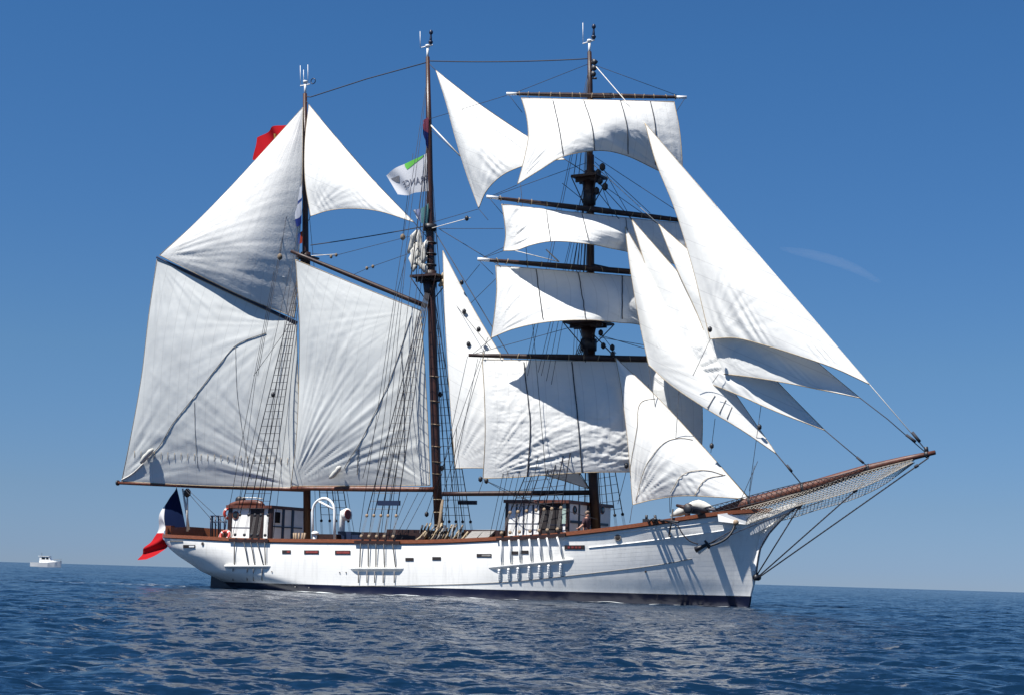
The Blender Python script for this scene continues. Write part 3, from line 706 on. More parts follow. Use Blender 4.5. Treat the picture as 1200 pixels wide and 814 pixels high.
# ------------------------------------------------------------------ sails
class Surf: pass
def make_sail(name, L, R, B, T=None, f=S, depth=.5, bdir=(0, -1, 0), wr=(), nu=84, nv=84, m='sail', label=None, tri=None,
              noise_amp=.02, nstretch=(1., 1.), pw=.8, vpow=1., seam_axis=0, edge=True, edge_mat='tan', foot_gather=0., seed=0):
    N = 60
    conv = lambda pts: catmull([f(*p) for p in pts], N)
    Lc, Rc, Bc = conv(L), conv(R), conv(B)
    Tc = conv(T) if T else [Lc[0]] * N
    Lc, Rc, Bc, Tc = map(np.array, (Lc, Rc, Bc, Tc))
    bd = np.array(bdir, float); bd /= np.linalg.norm(bd)
    c00, c10, c01, c11 = Tc[0], Tc[-1], Bc[0], Bc[-1]
    us = np.linspace(0, 1, nu); vs_ = np.linspace(0, 1, nv) ** (1.0)
    ti = np.linspace(0, 1, N)
    ip = lambda C, t: np.array([np.interp(t, ti, C[:, k]) for k in range(3)]).T
    LU, RU, BU, TU = ip(Lc, vs_), ip(Rc, vs_), ip(Bc, us), ip(Tc, us)
    P = np.zeros((nv, nu, 3))
    for i, v in enumerate(vs_):
        P[i] = (1 - v) * TU + v * BU + (1 - us)[:, None] * LU[i] + us[:, None] * RU[i] - \
            ((1 - v) * ((1 - us)[:, None] * c00 + us[:, None] * c10) + v * ((1 - us)[:, None] * c01 + us[:, None] * c11))
    U, V = np.meshgrid(us, vs_)
    prof = (4 * U * (1 - U)) ** pw * np.sin(PI * V ** vpow) ** .8
    if not T: prof = prof * np.clip(V * 1.3, 0, 1)
    disp = depth * prof
    ef = np.clip(np.minimum(U, 1 - U) * 14, 0, 1) * np.clip(np.minimum(V if T else V + .08, 1 - V) * 14, 0, 1)
    rng = np.random.RandomState(seed + 11)
    for w_ in wr:
        cpt, amp, freq, reach = w_[:4]; a0, a1 = (w_[4], w_[5]) if len(w_) > 4 else (-9, 9)
        C = f(*cpt); dx_, dz_ = P[..., 0] - C[0], P[..., 2] - C[2]; r = np.hypot(dx_, dz_); an = np.arctan2(dz_, dx_)
        win = np.clip((an - a0) * 5, 0, 1) * np.clip((a1 - an) * 5, 0, 1)
        ph = rng.rand(4) * 6
        fl = np.stack([an.ravel(), r.ravel(), win.ravel()], -1)
        s_ = np.array([0. if c_ <= 0 else 2.6 * mnoise.noise(Vector((a_ * freq * .30, b_ * .30 + ph[0], ph[1]))) + 1.1 * mnoise.noise(Vector((a_ * freq * .72, b_ * .55, ph[2]))) for a_, b_, c_ in fl]).reshape(an.shape)
        disp += ef * win * amp * s_ * np.minimum(1, r / 1.2) * np.exp(-(r / reach) ** 2)
    if foot_gather:
        disp += np.clip(ef * 1.6, 0, 1) * foot_gather * np.exp(-((1 - V) / .16) ** 2) * np.sin(U * 74 + 2.5 * np.sin(U * 17 + seed) + (1 - V) * 9) * (.5 + .5 * np.sin(U * 11 + seed * 2))
    if noise_amp:
        off = seed * 13.7
        for i in range(nv):
            for j in range(nu):
                x_, z_ = P[i, j, 0] * nstretch[0], P[i, j, 2] * nstretch[1]
                disp[i, j] += ef[i, j] * noise_amp * (mnoise.noise(Vector((x_ * .9 + off, 0, z_ * .9))) * 2.4 + (1 - 2 * abs(mnoise.noise(Vector((x_ * 2.3, off, z_ * 2.3))))) * .9)
    P = P + disp[..., None] * bd
    du = np.linalg.norm(Bc[-1] - Bc[0]); dv = np.linalg.norm(Bc[0] - Tc[0])
    me = bpy.data.meshes.new(name)
    idx = np.arange(nu * nv).reshape(nv, nu)
    q = np.stack([idx[:-1, :-1], idx[1:, :-1], idx[1:, 1:], idx[:-1, 1:]], -1).reshape(-1, 4)
    me.from_pydata(P.reshape(-1, 3).tolist(), [], q.tolist()); me.materials.append(M[m])
    me.polygons.foreach_set('use_smooth', [True] * len(q))
    ul = me.uv_layers.new(name='UVMap')
    if m == 'sail1' or seam_axis == 2:    # panels measured along the cloth's x
        fu = (P[..., 0] - P[..., 2] * .12).ravel(); fv = P[..., 2].ravel()
    elif m == 'sail2' or seam_axis == 3:  # panels lying across (horizontal-ish)
        fu = (P[..., 2] + P[..., 0] * .45).ravel(); fv = P[..., 0].ravel()
    else: fu = (U * du).ravel(); fv = (V * dv).ravel()
    li = np.zeros(len(me.loops), np.int32); me.loops.foreach_get('vertex_index', li)
    ul.data.foreach_set('uv', np.stack([fu[li], fv[li]], -1).astype(np.float32).ravel())
    me.update()
    o = bpy.data.objects.new(name, me); COL.objects.link(o); o.parent = ship
    if label: o['label'] = label
    if edge:
        b = MB(); st = 2
        for E_ in (P[:, 0], P[:, -1], P[-1, :]) + ((P[0, :],) if T else ()): b.tube(list(E_[::st]) + [E_[-1]], .022, 5)
        b.build('bolt_rope', edge_mat, o)
    s_ = Surf(); s_.P = P; s_.o = o; s_.bd = bd; s_.nu = nu; s_.nv = nv
    def at(u, v, off=.03):
        x = min(max(u, 0), 1) * (nu - 1); y = min(max(v, 0), 1) * (nv - 1); i, j = min(int(y), nv - 2), min(int(x), nu - 2); a, c = y - i, x - j
        p = (1 - a) * (1 - c) * P[i, j] + (1 - a) * c * P[i, j + 1] + a * (1 - c) * P[i + 1, j] + a * c * P[i + 1, j + 1]
        return p + bd * off
    s_.at = at
    # where on the cloth the photo shows a feature at (px,py)
    d = P.reshape(-1, 3) - CL; dw = d[:, 0:1] * EX + d[:, 1:2] * EY + d[:, 2:3] * np.array([0, 0, 1.])
    X_ = dw @ cr; Y_ = dw @ cu; Z_ = dw @ cf; PXs = 600 + FOC * X_ / Z_; PYs = 407 - FOC * Y_ / Z_; flat = P.reshape(-1, 3)
    def atpx(px, py, off=.04):
        dd = (PXs - px) ** 2 + (PYs - py) ** 2; k = np.argsort(dd)[:4]; w_ = 1 / (dd[k] + .05); p = (flat[k] * w_[:, None]).sum(0) / w_.sum()
        return p + bd * off
    s_.atpx = atpx
    return s_
def cloth_rope(sf, pxs, r=.02, m='rope', n=24, name='buntline', off=.035):
    P = [sf.atpx(x, y, off) for x, y in catmull(pxs, n)]
    P = [P[0]] + [(P[i - 1] + P[i] * 2 + P[i + 1]) / 4 for i in range(1, n - 1)] + [P[-1]]
    b = MB(); b.tube(P, r, 5); return b.build(name, m, sf.o)

# aft gaff sail
miz = make_sail('gaff_sail', [(184, 304, -3.3), (174, 372, -3.3), (166, 440, -2.9), (154.5, 505, -2.4), (142.5, 563.5, -1.8)],
                [(347, 380, -.3), (350, 470, -.35), (352, 571, -.3)], [(142.5, 563.5, -1.8), (250, 569, -1.1), (352, 571, -.3)],
                [(184, 304, -3.3), (265, 342, -1.9), (347, 380, -.3)], depth=.55, bdir=(.15, -1, -.05),
                wr=[((141, 566, -1.2), .03, 44, 5), ((352, 571, -.3), .028, 44, 8, 1.4, 3.2), ((184, 304, -3.3), .02, 40, 5), ((345, 380, -.3), .015, 34, 6)],
                m='sail1', nu=120, nv=120, noise_amp=.008, nstretch=(1.3, .6), label='large grey white sail over the stern', seed=1)
cloth_rope(miz, [(172, 537), (186, 524), (200, 500), (230, 462), (262, 421), (276, 405), (300, 394), (312, 390)], .022, 'grey', 40, 'brail_rope')
cloth_rope(miz, [(228, 470), (229, 510), (232, 548)], .012, 'grey', off=.02); cloth_rope(miz, [(276, 405), (278, 460), (285, 510), (294, 560)], .012, 'grey', off=.02)
b = MB()      # short white lashing roll on the clew
P = [miz.atpx(x, y, .25) for x, y in catmull([(168, 542), (175, 533), (182, 526)], 6)]; b.tube(P, [.08, .15, .17, .14, .17, .08], 9); b.build('canvas_roll', 'greycover', miz.o)
cloth_rope(miz, [(143, 562), (155, 555), (168, 543)], .04, 'wrope', 10, 'outhaul')
# reef band and reef points
for k in range(24):
    x = 158 + k * 7.8; y0 = 528 + k * .35
    cloth_rope(miz, [(x, y0), (x - .4, y0 + 8)], .014, 'tan', 4, 'reef_point')

tops = make_sail('gaff_topsail', [(355, 126, -.15), (310, 176, -1.1), (262, 228, -2.1), (222, 268, -2.9), (187, 299, -3.35)],
                 [(355, 126, -.15), (354, 210, -.45), (350, 300, -.45), (345, 372, -.35)],
                 [(187, 299, -3.75), (240, 326, -2.9), (290, 350, -2.0), (345, 372, -.35)],
                 depth=1.3, bdir=(.1, -1, -.1), wr=[((187, 299, -3.35), .026, 60, 7), ((355, 126, -.15), .012, 44, 7)],
                 nu=110, nv=110, noise_amp=.006, label='triangular grey white sail above the aft gaff', seed=2)
mzs = make_sail('staysail', [(362, 123, 0), (357.5, 165, -.35), (357.5, 210, -.55), (364, 253.5, -.7)], [(362, 123, 0), (398, 166, 0), (440, 214, 0), (485, 260.5, 0)],
                [(364, 253.5, -.7), (385, 247, -.95), (410, 244.5, -1.0), (440, 247, -.7), (485, 260.5, 0)], depth=.55, bdir=(0, -1, 0),
                wr=[((364, 253, -.7), .014, 40, 4)], m='sail2', foot_gather=.03, noise_amp=.006, seed=3, label='white triangular sail between the two after topmasts')
mains = make_sail('gaff_sail', [(346.5, 304.5, -2.8), (351, 380, -2.6), (350.5, 440, -2.2), (347.5, 510, -2.0), (341, 569, -1.5)],
                  [(493, 364, -.25), (497, 420, -.35), (501, 490, -.35), (504, 568, -.25)], [(341, 569, -1.5), (420, 569.5, -.9), (504, 569.5, -.25)],
                  [(346.5, 304.5, -2.8), (420, 335, -1.6), (493, 364, -.25)], m='sail1', depth=.5, bdir=(.12, -1, -.03),
                  wr=[((341, 569, -1.5), .026, 66, 8.5, .1, 1.45), ((346, 305, -2.5), .014, 50, 5), ((504, 569, -.2), .03, 36, 3.0), ((493, 364, -.2), .01, 40, 5)],
                  nu=150, nv=130, noise_amp=.006, nstretch=(.8, .8), label='tall grey white sail between the first and second mast', seed=4)
P = [mains.atpx(x, y, .25) for x, y in catmull([(389, 560), (396, 553), (402, 546)], 6)]; b = MB(); b.tube(P, [.07, .13, .15, .12, .15, .07], 9); b.build('canvas_roll', 'greycover', mains.o)
cloth_rope(mains, [(404, 548), (408, 540), (420, 522), (436, 490), (450, 462), (466, 420), (482, 370)], .02, 'grey', 30, 'brail_rope')
cloth_rope(mains, [(420, 526), (419, 556)], .018); cloth_rope(mains, [(470, 405), (473, 450), (474, 540)], .016)

mts = make_sail('staysail', [(511, 83, 0), (522, 118, -.4), (534, 163, -.8), (547, 205, -1.1), (561, 244, -1.3)],
                [(511, 83, 0), (560, 121, 0), (617, 159.5, 0), (662, 187, 0)],
                [(561, 244, -1.3), (570, 224, -1.7), (588, 206, -1.8), (615, 194, -1.3), (640, 189, -.6), (662, 187, 0)],
                depth=.7, wr=[((561, 244, -1.3), .03, 22, 3.5)], m='sail2', foot_gather=.04, noise_amp=.006, seed=5, label='white triangular sail from the middle masthead to the fore topmast')
mst = make_sail('staysail', [(519, 294, 0), (521, 360, -.5), (525, 430, -.75), (529, 490, -.75), (533.5, 548, -.6)],
                [(519, 294, 0), (546, 346, 0), (578, 401, 0), (640, 497, 0), (690, 572, 0)],
                [(533.5, 548, -.6), (566, 548, -.9), (605, 551, -.9), (640, 557, -.6), (690, 572, 0)], depth=.6,
                wr=[((533.5, 548, -.6), .035, 36, 3.4)], m='sail2', noise_amp=.006, seed=6, nu=100, nv=100, label='narrow white staysail between the middle mast and the fore mast')

def sqf(key):
    A_, B_, ang, x0 = yards[key]
    return lambda px, py, b=0.: PLN(px, py, x0, ang, b), (math.sin(ang), -math.cos(ang), 0)
f, bd = sqf('royal')
royal = make_sail('square_sail', [(611, 115, .05), (617, 137, .35), (619, 160, .55), (614, 188, .5), (606.5, 216, .2)],
                  [(790, 119.5, .05), (796, 150, .3), (799, 180, .4), (800, 214, .2)],
                  [(606.5, 216, .2), (632, 200, 1.9), (658, 184.5, 2.7), (695, 177, 2.6), (735, 183, 1.2), (765, 197, .4), (800, 214, .2)],
                  [(611, 115, .05), (700, 117.4, .05), (790, 119.5, .05)], f=f, bdir=bd, depth=.5,
                  wr=[((606.5, 216, .2), .05, 34, 3), ((800, 214, .2), .05, 30, 3)], noise_amp=.02, nstretch=(1.0, .9), nu=120, nv=80, seed=7, label='topmost square sail')
for xs in ((648, 655, 660), (684, 694, 697), (727, 735, 736), (762, 768, 768)):
    cloth_rope(royal, [(xs[0], 118), (xs[1], 150), (xs[2], 181 if xs[0] < 760 else 194)], .025)
f, bd = sqf('topgallant')
tg = make_sail('square_sail', [(588, 239.5, .05), (591, 258, .3), (592.5, 276, .3), (590, 294, .15)], [(801, 262, .05), (803, 280, .3), (803, 295, .3), (801, 312, .1)],
               [(590, 294, .15), (606, 293, 1.2), (622, 287.5, 2.3), (645, 283, 3.3), (685, 285.5, 3.4), (715, 291, 1.8), (735, 295, .9), (765, 303, .4), (801, 312, .1)],
               [(588, 239.5, .05), (690, 251, .05), (801, 262, .05)], f=f, bdir=bd, depth=.3, wr=[((590, 294, .1), .06, 34, 4), ((801, 312, .1), .05, 30, 3)],
               noise_amp=.025, nstretch=(.7, 1.6), nu=120, nv=60, seed=8, label='second square sail from the top')
for xs in ((640, 645), (682, 690), (733, 738)): cloth_rope(tg, [(xs[0], 247 + (xs[0] - 640) * .1), (xs[1], 283 + max(0, (xs[0] - 690) * .22))], .02)
f, bd = sqf('topsail')
ts = make_sail('square_sail', [(581, 311.5, .05), (582, 340, .4), (579.5, 368, .45), (575.5, 396, .2)], [(800, 329, .05), (806, 355, .3), (806, 380, .3), (802, 405, .2)],
               [(575.5, 396, .2), (600, 386, 1.4), (640, 377.5, 2.6), (690, 375, 3.0), (725, 378, 2.2), (747, 380, 1.4), (775, 389, .8), (802, 405, .2)],
               [(581, 311.5, .05), (690, 320, .05), (800, 329, .05)], f=f, bdir=bd, depth=.2, wr=[((575.5, 396, .2), .03, 46, 4), ((802, 405, .2), .05, 30, 3)],
               noise_amp=.012, nstretch=(1.2, .8), nu=120, nv=80, seed=9, label='third square sail from the top')
for xs in ((628, 632, 636), (677, 682, 686), (729, 729, 729)): cloth_rope(ts, [(xs[0], 316), (xs[1], 345), (xs[2], 374)], .025)
f, bd = sqf('course')
course = make_sail('square_sail', [(565, 421, .05), (567.5, 460, .45), (568.5, 510, .5), (566, 560, .2)], [(815, 425, .05), (822, 465, .4), (823, 510, .4), (820, 552, .2)],
                   [(566, 560, .2), (600, 559, .9), (640, 556, 1.4), (690, 553, 1.6), (735, 552.5, 1.4), (780, 553, .9), (820, 552, .2)],
                   [(565, 421, .05), (690, 423, .05), (815, 425, .05)], f=f, bdir=bd, depth=.4,
                   wr=[((566, 560, .2), .028, 70, 6.5), ((690, 553, 1.5), .02, 60, 4), ((820, 552, .2), .03, 50, 4)], noise_amp=.019, nstretch=(.55, 1.9), nu=130, nv=110, seed=10,
                   label='lowest and widest square sail')
for pts in ([(614, 424), (619, 470), (621, 490), (618, 558)], [(670, 424), (676, 480), (682, 553)]): cloth_rope(course, pts, .03)

# head sails
jA = make_sail('jib', [(756, 145, -.4), (768, 188, -.7), (790, 243, -1.0), (812, 315, -1.3), (832, 397, -1.5)], [(756, 145, -.4), (842, 245, 0), (930, 347, 0), (1019, 450, 0)],
               [(832, 397, -1.5), (862, 396, -1.9), (895, 404, -2.0), (940, 418, -1.7), (980, 432, -.9), (1019, 450, 0)], depth=.7, bdir=(.1, -1, 0),
               wr=[((1019, 450, 0), .015, 36, 6), ((832, 397, -1.5), .015, 44, 5)], m='sail2', foot_gather=.08, nu=130, nv=110, noise_amp=.006, seed=12, label='outermost and largest jib')
jB = make_sail('jib', [(772, 263, -.4), (793, 315, -.6), (818, 370, -.8), (842, 437, -1.0)], [(772, 263, -.4), (865, 344, 0), (958, 424.5, 0), (1008, 466, 0)],
               [(842, 437, -1.0), (880, 441.5, -1.3), (925, 449, -1.2), (965, 457, -.8), (1008, 466, 0)], depth=.45, bdir=(.1, -1, 0),
               wr=[((842, 437, -1.0), .015, 44, 4)], m='sail2', foot_gather=.02, noise_amp=.015, seed=13, label='second jib, shaded by the outermost one')
jC = make_sail('jib', [(740, 257, -.5), (753, 300, -.6), (773, 362, -.5), (797.5, 439, -.8)], [(740, 257, -.5), (797, 322, -.2), (858, 390, 0), (912, 448, 0), (967, 504, 0)],
               [(797.5, 439, -.8), (828, 448, -1.0), (862, 461, -1.0), (905, 480, -.7), (967, 504, 0)], depth=.4, bdir=(.1, -1, 0),
               wr=[((797.5, 439, -.8), .035, 50, 4.5)], m='sail2', foot_gather=.03, noise_amp=.006, seed=14, label='third jib with wrinkled clew')
jD = make_sail('jib', [(732.5, 266, -.6), (738, 310, -.8), (748, 370, -.7), (760, 427, -.8)], [(732.5, 266, -.6), (752, 299, -.5), (800, 370, 0), (863, 463, 0), (910, 531.5, 0)],
               [(760, 427, -.8), (783, 448, -1.3), (823, 475.5, -1.4), (870, 504, -.9), (910, 531.5, 0)], depth=.5, bdir=(.1, -1, 0),
               wr=[((760, 427, -.8), .012, 40, 4)], m='sail2', noise_amp=.005, seed=15, label='fourth jib, innermost of the long ones')
for x0, y0, x1, y1 in ((838, 463, 829, 478), (851, 468, 843, 484), (858, 476, 852, 490)): cloth_rope(jD, [(x0, y0), (x1, y1)], .02, 'grey', 6, 'reef_point')
st = make_sail('staysail', [(721.5, 419, -1.0), (728, 455, -1.1), (735, 510, -1.2), (741.5, 591, -1.0)], [(721.5, 419, -1.0), (770, 465, -.6), (822, 521, -.2), (878, 584.5, 0)],
               [(741.5, 591, -1.0), (765, 585, -1.4), (800, 580.5, -1.5), (840, 582, -1.0), (878, 584.5, 0)], depth=.7, bdir=(.1, -1, 0),
               wr=[((741.5, 591, -1.0), .035, 44, 3), ((878, 584, 0), .012, 40, 4)], m='sail2', foot_gather=.04, noise_amp=.006, seed=16, nu=100, nv=100, label='low white staysail above the bow rail')
for pts in ([(728, 592), (736, 560), (747, 500), (752, 470), (768, 467)], [(745, 586), (760, 540), (785, 515), (800, 513), (812, 515)],
            [(786, 577), (800, 556), (830, 551), (848, 556)], [(814, 580), (826, 562), (850, 556)]): cloth_rope(st, pts[1:] if pts[0][0] == 728 else pts, .014, 'tan', 24, 'shadow_line')  # rope shadows on this sail, put in as thin tan cords on the cloth

# ------------------------------------------------------------------ standing and running rigging
def rope(name, pts, r=.02, m='rope', sag=0., parent=None, label=None):
    P = [np.array(p, float) for p in pts]
    if sag and len(P) == 2: P = [P[0] + (P[1] - P[0]) * t + np.array([0, 0, -sag * 4 * t * (1 - t)]) for t in np.linspace(0, 1, 12)]
    b = MB(); b.tube(P, r, 5); return b.build(name, m, parent or ship, label)
def block(p, r=.12, m='iron', parent=None):
    b = MB(); p = np.array(p); b.tube([p + np.array([0, 0, -r * 1.3]), p + np.array([0, 0, -r * .6]), p + np.array([0, 0, r * .6]), p + np.array([0, 0, r * 1.3])], [r * .3, r, r, r * .3], 8)
    return b.build('block', m, parent or ship)

hounds = [S(357.5, 306), S(504.5, 336), S(688.8, 392)]
NRUNG = 0
for gi in (2, 1, 0):
    feet = [t for g, t in SHROUD_FEET if g == gi]
    for s_ in (-1, 1):
        tops_ = []; sh = []
        for i, t in enumerate(feet):
            ft = np.array([t[0], abs(t[1]) * s_, t[2] + .16]); hd = hounds[gi] + np.array([-.12 + .05 * i, s_ * .18, -.05 * i])
            d = hd - ft; d /= np.linalg.norm(d); up = ft + d * 1.25
            o = rope('shroud', [up, hd], .027); sh.append((ft, up, hd)); cm = 'cream' if (gi == 1 and s_ < 0) or gi == 2 and s_ < 0 else 'iron'
            nrm = (.1, -1, 0)
            for q_ in (ft + d * .12, up): b = MB(); b.disc(q_, nrm, .085, .08, 12); b.build('deadeye', cm, o)
            b = MB()
            for k in (-.06, 0, .06): b.tube([ft + d * .12 + np.array([k, -.02 * s_, 0]), up + np.array([k, -.02 * s_, 0])], .009, 4)
            b.build('lanyard', 'grey', o)
        b = MB(); k = 0
        first, last = sh[0], sh[-1]; H = first[2][2] - first[1][2]
        zz = .35 if gi < 2 else .3
        while zz < H - 1.0:
            pts = [u + (h_ - u) * (zz / (h_[2] - u[2])) for _, u, h_ in sh]
            mr_ = 'rope' if not (gi == 1 and s_ < 0) else 'grey'
            if s_ < 0 and NRUNG < 100: b1 = MB(); b1.tube(pts, .013, 4); b1.build('ratline', mr_, ship); NRUNG += 1
            else: b.tube(pts, .013, 4)
            zz += .42
        if b.v: o = b.build('ratlines', mr_, ship); o['kind'] = 'stuff'
# dark boards lashed in the shrouds
for (x0, y0, x1, y1, yy) in ((443, 586, 468.5, 591.8, -3.9), (537.5, 586, 558.5, 590.8, 3.9)):
    a_ = S(x0, y0, yy); c_ = S(x1, y1, yy); b = MB(); b.box((a_[0], yy - .06, a_[2]), (c_[0], yy + .06, c_[2])); b.build('light_board', 'navy', ship)
# topmast shrouds
def multi(name, a, lst, r=.018, m='rope'):
    for c in lst: rope(name, [a, c], r, m)
for s_ in (-1, 1):
    for dx_ in (-.9, -.6, -.3, 0): rope('topmast_shroud', [S(691, 200) + np.array([0, s_ * .1, 0]), S(689.5, 378.5) + np.array([dx_, s_ * .85, 0])], .022)
    for dx_ in (-.6, -.3): rope('topmast_shroud', [S(691.5, 82) + np.array([0, s_ * .05, 0]), S(690.5, 208) + np.array([dx_, s_ * .6, 0])], .02)
    for dx_ in (-.8, -.45, -.1): rope('topmast_shroud', [S(502.6, 150), S(504, 325) + np.array([dx_, s_ * .7, 0])], .02)
def railpt(px, side=-1, up=0.):
    x = HP(px, 632 if px < 560 else 632 - (px - 560) * .1)[0]; return np.array([x, side * breadth(x, zr(x)), zr(x) + up])
for px, top_ in ((574, S(691.5, 74)), (580, S(691.5, 80)), (584, S(691, 190)), (592, S(691, 190)), (604, S(691, 195)), (614, S(691, 205)), (600, S(690, 380)), (628, S(690, 380))):
    for s_ in (-1, 1): rope('backstay', [railpt(px, s_, .1), top_], .014)
for px, top_ in ((420, S(501.8, 84)), (432, S(501.8, 90)), (446, S(502.8, 150)), (456, S(503.4, 200)), (450, S(504, 262))):
    for s_ in (-1, 1): rope('backstay', [railpt(px, s_, .1), top_], .014)
for px, top_ in ((262, S(357.4, 128)), (272, S(357.8, 230)), (300, S(357.6, 200)), (320, S(357.8, 300))):
    for s_ in (-1, 1): rope('backstay', [railpt(px, s_, .1), top_], .014)
# fore and aft stays
rope('stay', [S(358, 113.5), S(364, 114.0), S(430, 92.7), S(500, 73.5)], .032); rope('stay', [S(504, 71.8), S(691, 69)], .032, sag=.1)
rope('stay', [S(364, 287.5), S(497, 265.5)], .03, sag=.05)
rope('stay', [S(502, 74), S(511, 83), S(560, 121), S(617, 159.5), S(662, 187), S(690, 205)], .02); rope('stay', [S(358, 117), S(362, 123), S(398, 166), S(440, 214), S(485, 260.5), S(502, 280)], .02); rope('stay', [S(505, 264), S(692, 574)], .026); rope('stay', [S(514, 268), S(575, 305), S(640, 345)], .02)
rope('stay', [S(693, 72), S(756, 145), S(1019, 450), S(1086, 528)], .022, 'wrope'); rope('stay', [S(692, 190), S(772, 263)], .02, 'wrope')
rope('stay', [S(1008, 466), S(1040, 490.5), S(1084, 529)], .024); rope('stay', [S(692, 204), S(740, 257)], .02)
rope('stay', [S(967, 504), S(1018, 547)], .026); rope('stay', [S(910, 531.5), S(942, 570)], .03); rope('stay', [S(692, 214), S(732.5, 266)], .02)
rope('stay', [S(689, 385), S(721.5, 419), S(822, 521), S(882, 588)], .032)
for x0, y0, x1, y1, r in ((1062, 509, 1073, 517, .07), (1004, 535, 1012, 542, .06), (922, 544.5, 928, 552, .07), (1069, 506, 1078, 517, .08)):
    rope('turnbuckle', [S(x0, y0), S(x1, y1)], r)
rope('stay', [S(1069, 506.5), S(1086, 528)], .02)
for x, y in ((701, 203), (706, 196), (703, 212), (709, 219), (699, 224)): block(S(x, y, -.2), .16)
for x, y in ((707, 405), (717.5, 407), (718, 415), (704, 390)): block(S(x, y), .13)
for l0, l1 in (((703, 212), (722, 265)), ((706, 196), (740, 257)), ((709, 219), (770, 262)), ((697, 190), (762, 250)), ((697, 184), (790, 245)), ((707, 405), (722, 419)),
               ((702, 388), (722, 414)), ((702, 395), (760, 405)), ((704, 393), (762, 410))): rope('halyard', [S(*l0), S(*l1)], .016)
for l0, l1 in (((659, 215), (684, 235)), ((655, 242), (640, 262))): rope('halyard', [S(*l0), S(*l1)], .018)
# bobstays
bobs = [((886.5, 678), (1088, 536)), ((886.5, 677), (1012, 566)), ((886.5, 674), (940, 588))]
for a_, c_ in bobs: rope('bobstay', [S(*a_, -.12), S(*c_, -.12)], .035)
rope('bobstay', catmull([S(886.5, 673, -.2), S(890, 645, -.2), S(900, 626, -.25), (S(922, 603, -.3)), S(936, 592, -.3)], 16), .035)
for x0, y0, x1, y1, r in ((935.5, 596, 941, 588, .08), (1000, 576, 1004, 573, .09), (1072, 547, 1076, 544.5, .08)): rope('turnbuckle', [S(x0, y0, -.12), S(x1, y1, -.12)], r)
b = MB(); b.disc(S(887, 676, 0), (0, 1, 0), .16, .5, 10); b.build('stem_shackle', 'iron', hull)

# bowsprit netting
def net(top_, bot_, name, m, cell=.22, r=.012, flip=1, parent=None, belly=.0):
    n = 60; T_ = np.array(catmull(top_, n)); B_ = np.array(catmull(bot_, n)); T_ = T_ * np.array([1, flip, 1]); B_ = B_ * np.array([1, flip, 1])
    ti = np.linspace(0, 1, n); ln = np.linalg.norm(T_[-1] - T_[0])
    def pt(u, v):
        a = np.array([np.interp(u, ti, T_[:, k]) for k in range(3)]); c = np.array([np.interp(u, ti, B_[:, k]) for k in range(3)])
        p = a + (c - a) * v; p[2] -= belly * 4 * v * (1 - v); return p
    b = MB(); K = int(ln / cell)
    wd = np.linalg.norm(B_[n // 4] - T_[n // 4]); ex = wd / ln
    for s_ in (1, -1):
        for k in range(-int(K * ex) - 1, K + int(K * ex) + 2):
            pts = []
            for v in np.linspace(0, 1, 6):
                u = k / K + s_ * v * ex * .8
                if 0 <= u <= 1: pts.append(pt(u, v))
            if len(pts) > 1: b.tube(pts, r, 4)
    b.tube([pt(u, 0) for u in ti], r * 1.6, 5); b.tube([pt(u, 1) for u in ti], r * 1.6, 5)
    o = b.build(name, m, parent or ship); return o
for fl in (1, -1):
    net([S(868, 596, -.32), S(905, 586, -.30), S(942, 575, -.28), S(1018, 551, -.2), S(1070, 538, -.1)],
        [S(874, 613, -.95), S(905, 603, -1.35), S(934, 592.5, -1.5), S(975, 582, -1.3), S(1012, 570, -.9), S(1070, 541, -.12)], 'bowsprit_net', 'netrope', .19, .012, fl, bowsprit, .06)
    net([S(815, 597, -1.5), S(850, 588, -1.2), S(880, 580, -1.0), S(940, 565, -.8), S(983, 556.5, -.5), S(1018, 545.5, -.2)],
        [S(820, 602, -1.4), S(850, 597, -1.1), S(880, 590, -.9), S(940, 575, -.6), S(983, 562, -.3), S(1018, 550, -.15)], 'bowsprit_net', 'rope', .26, .013, fl, bowsprit)
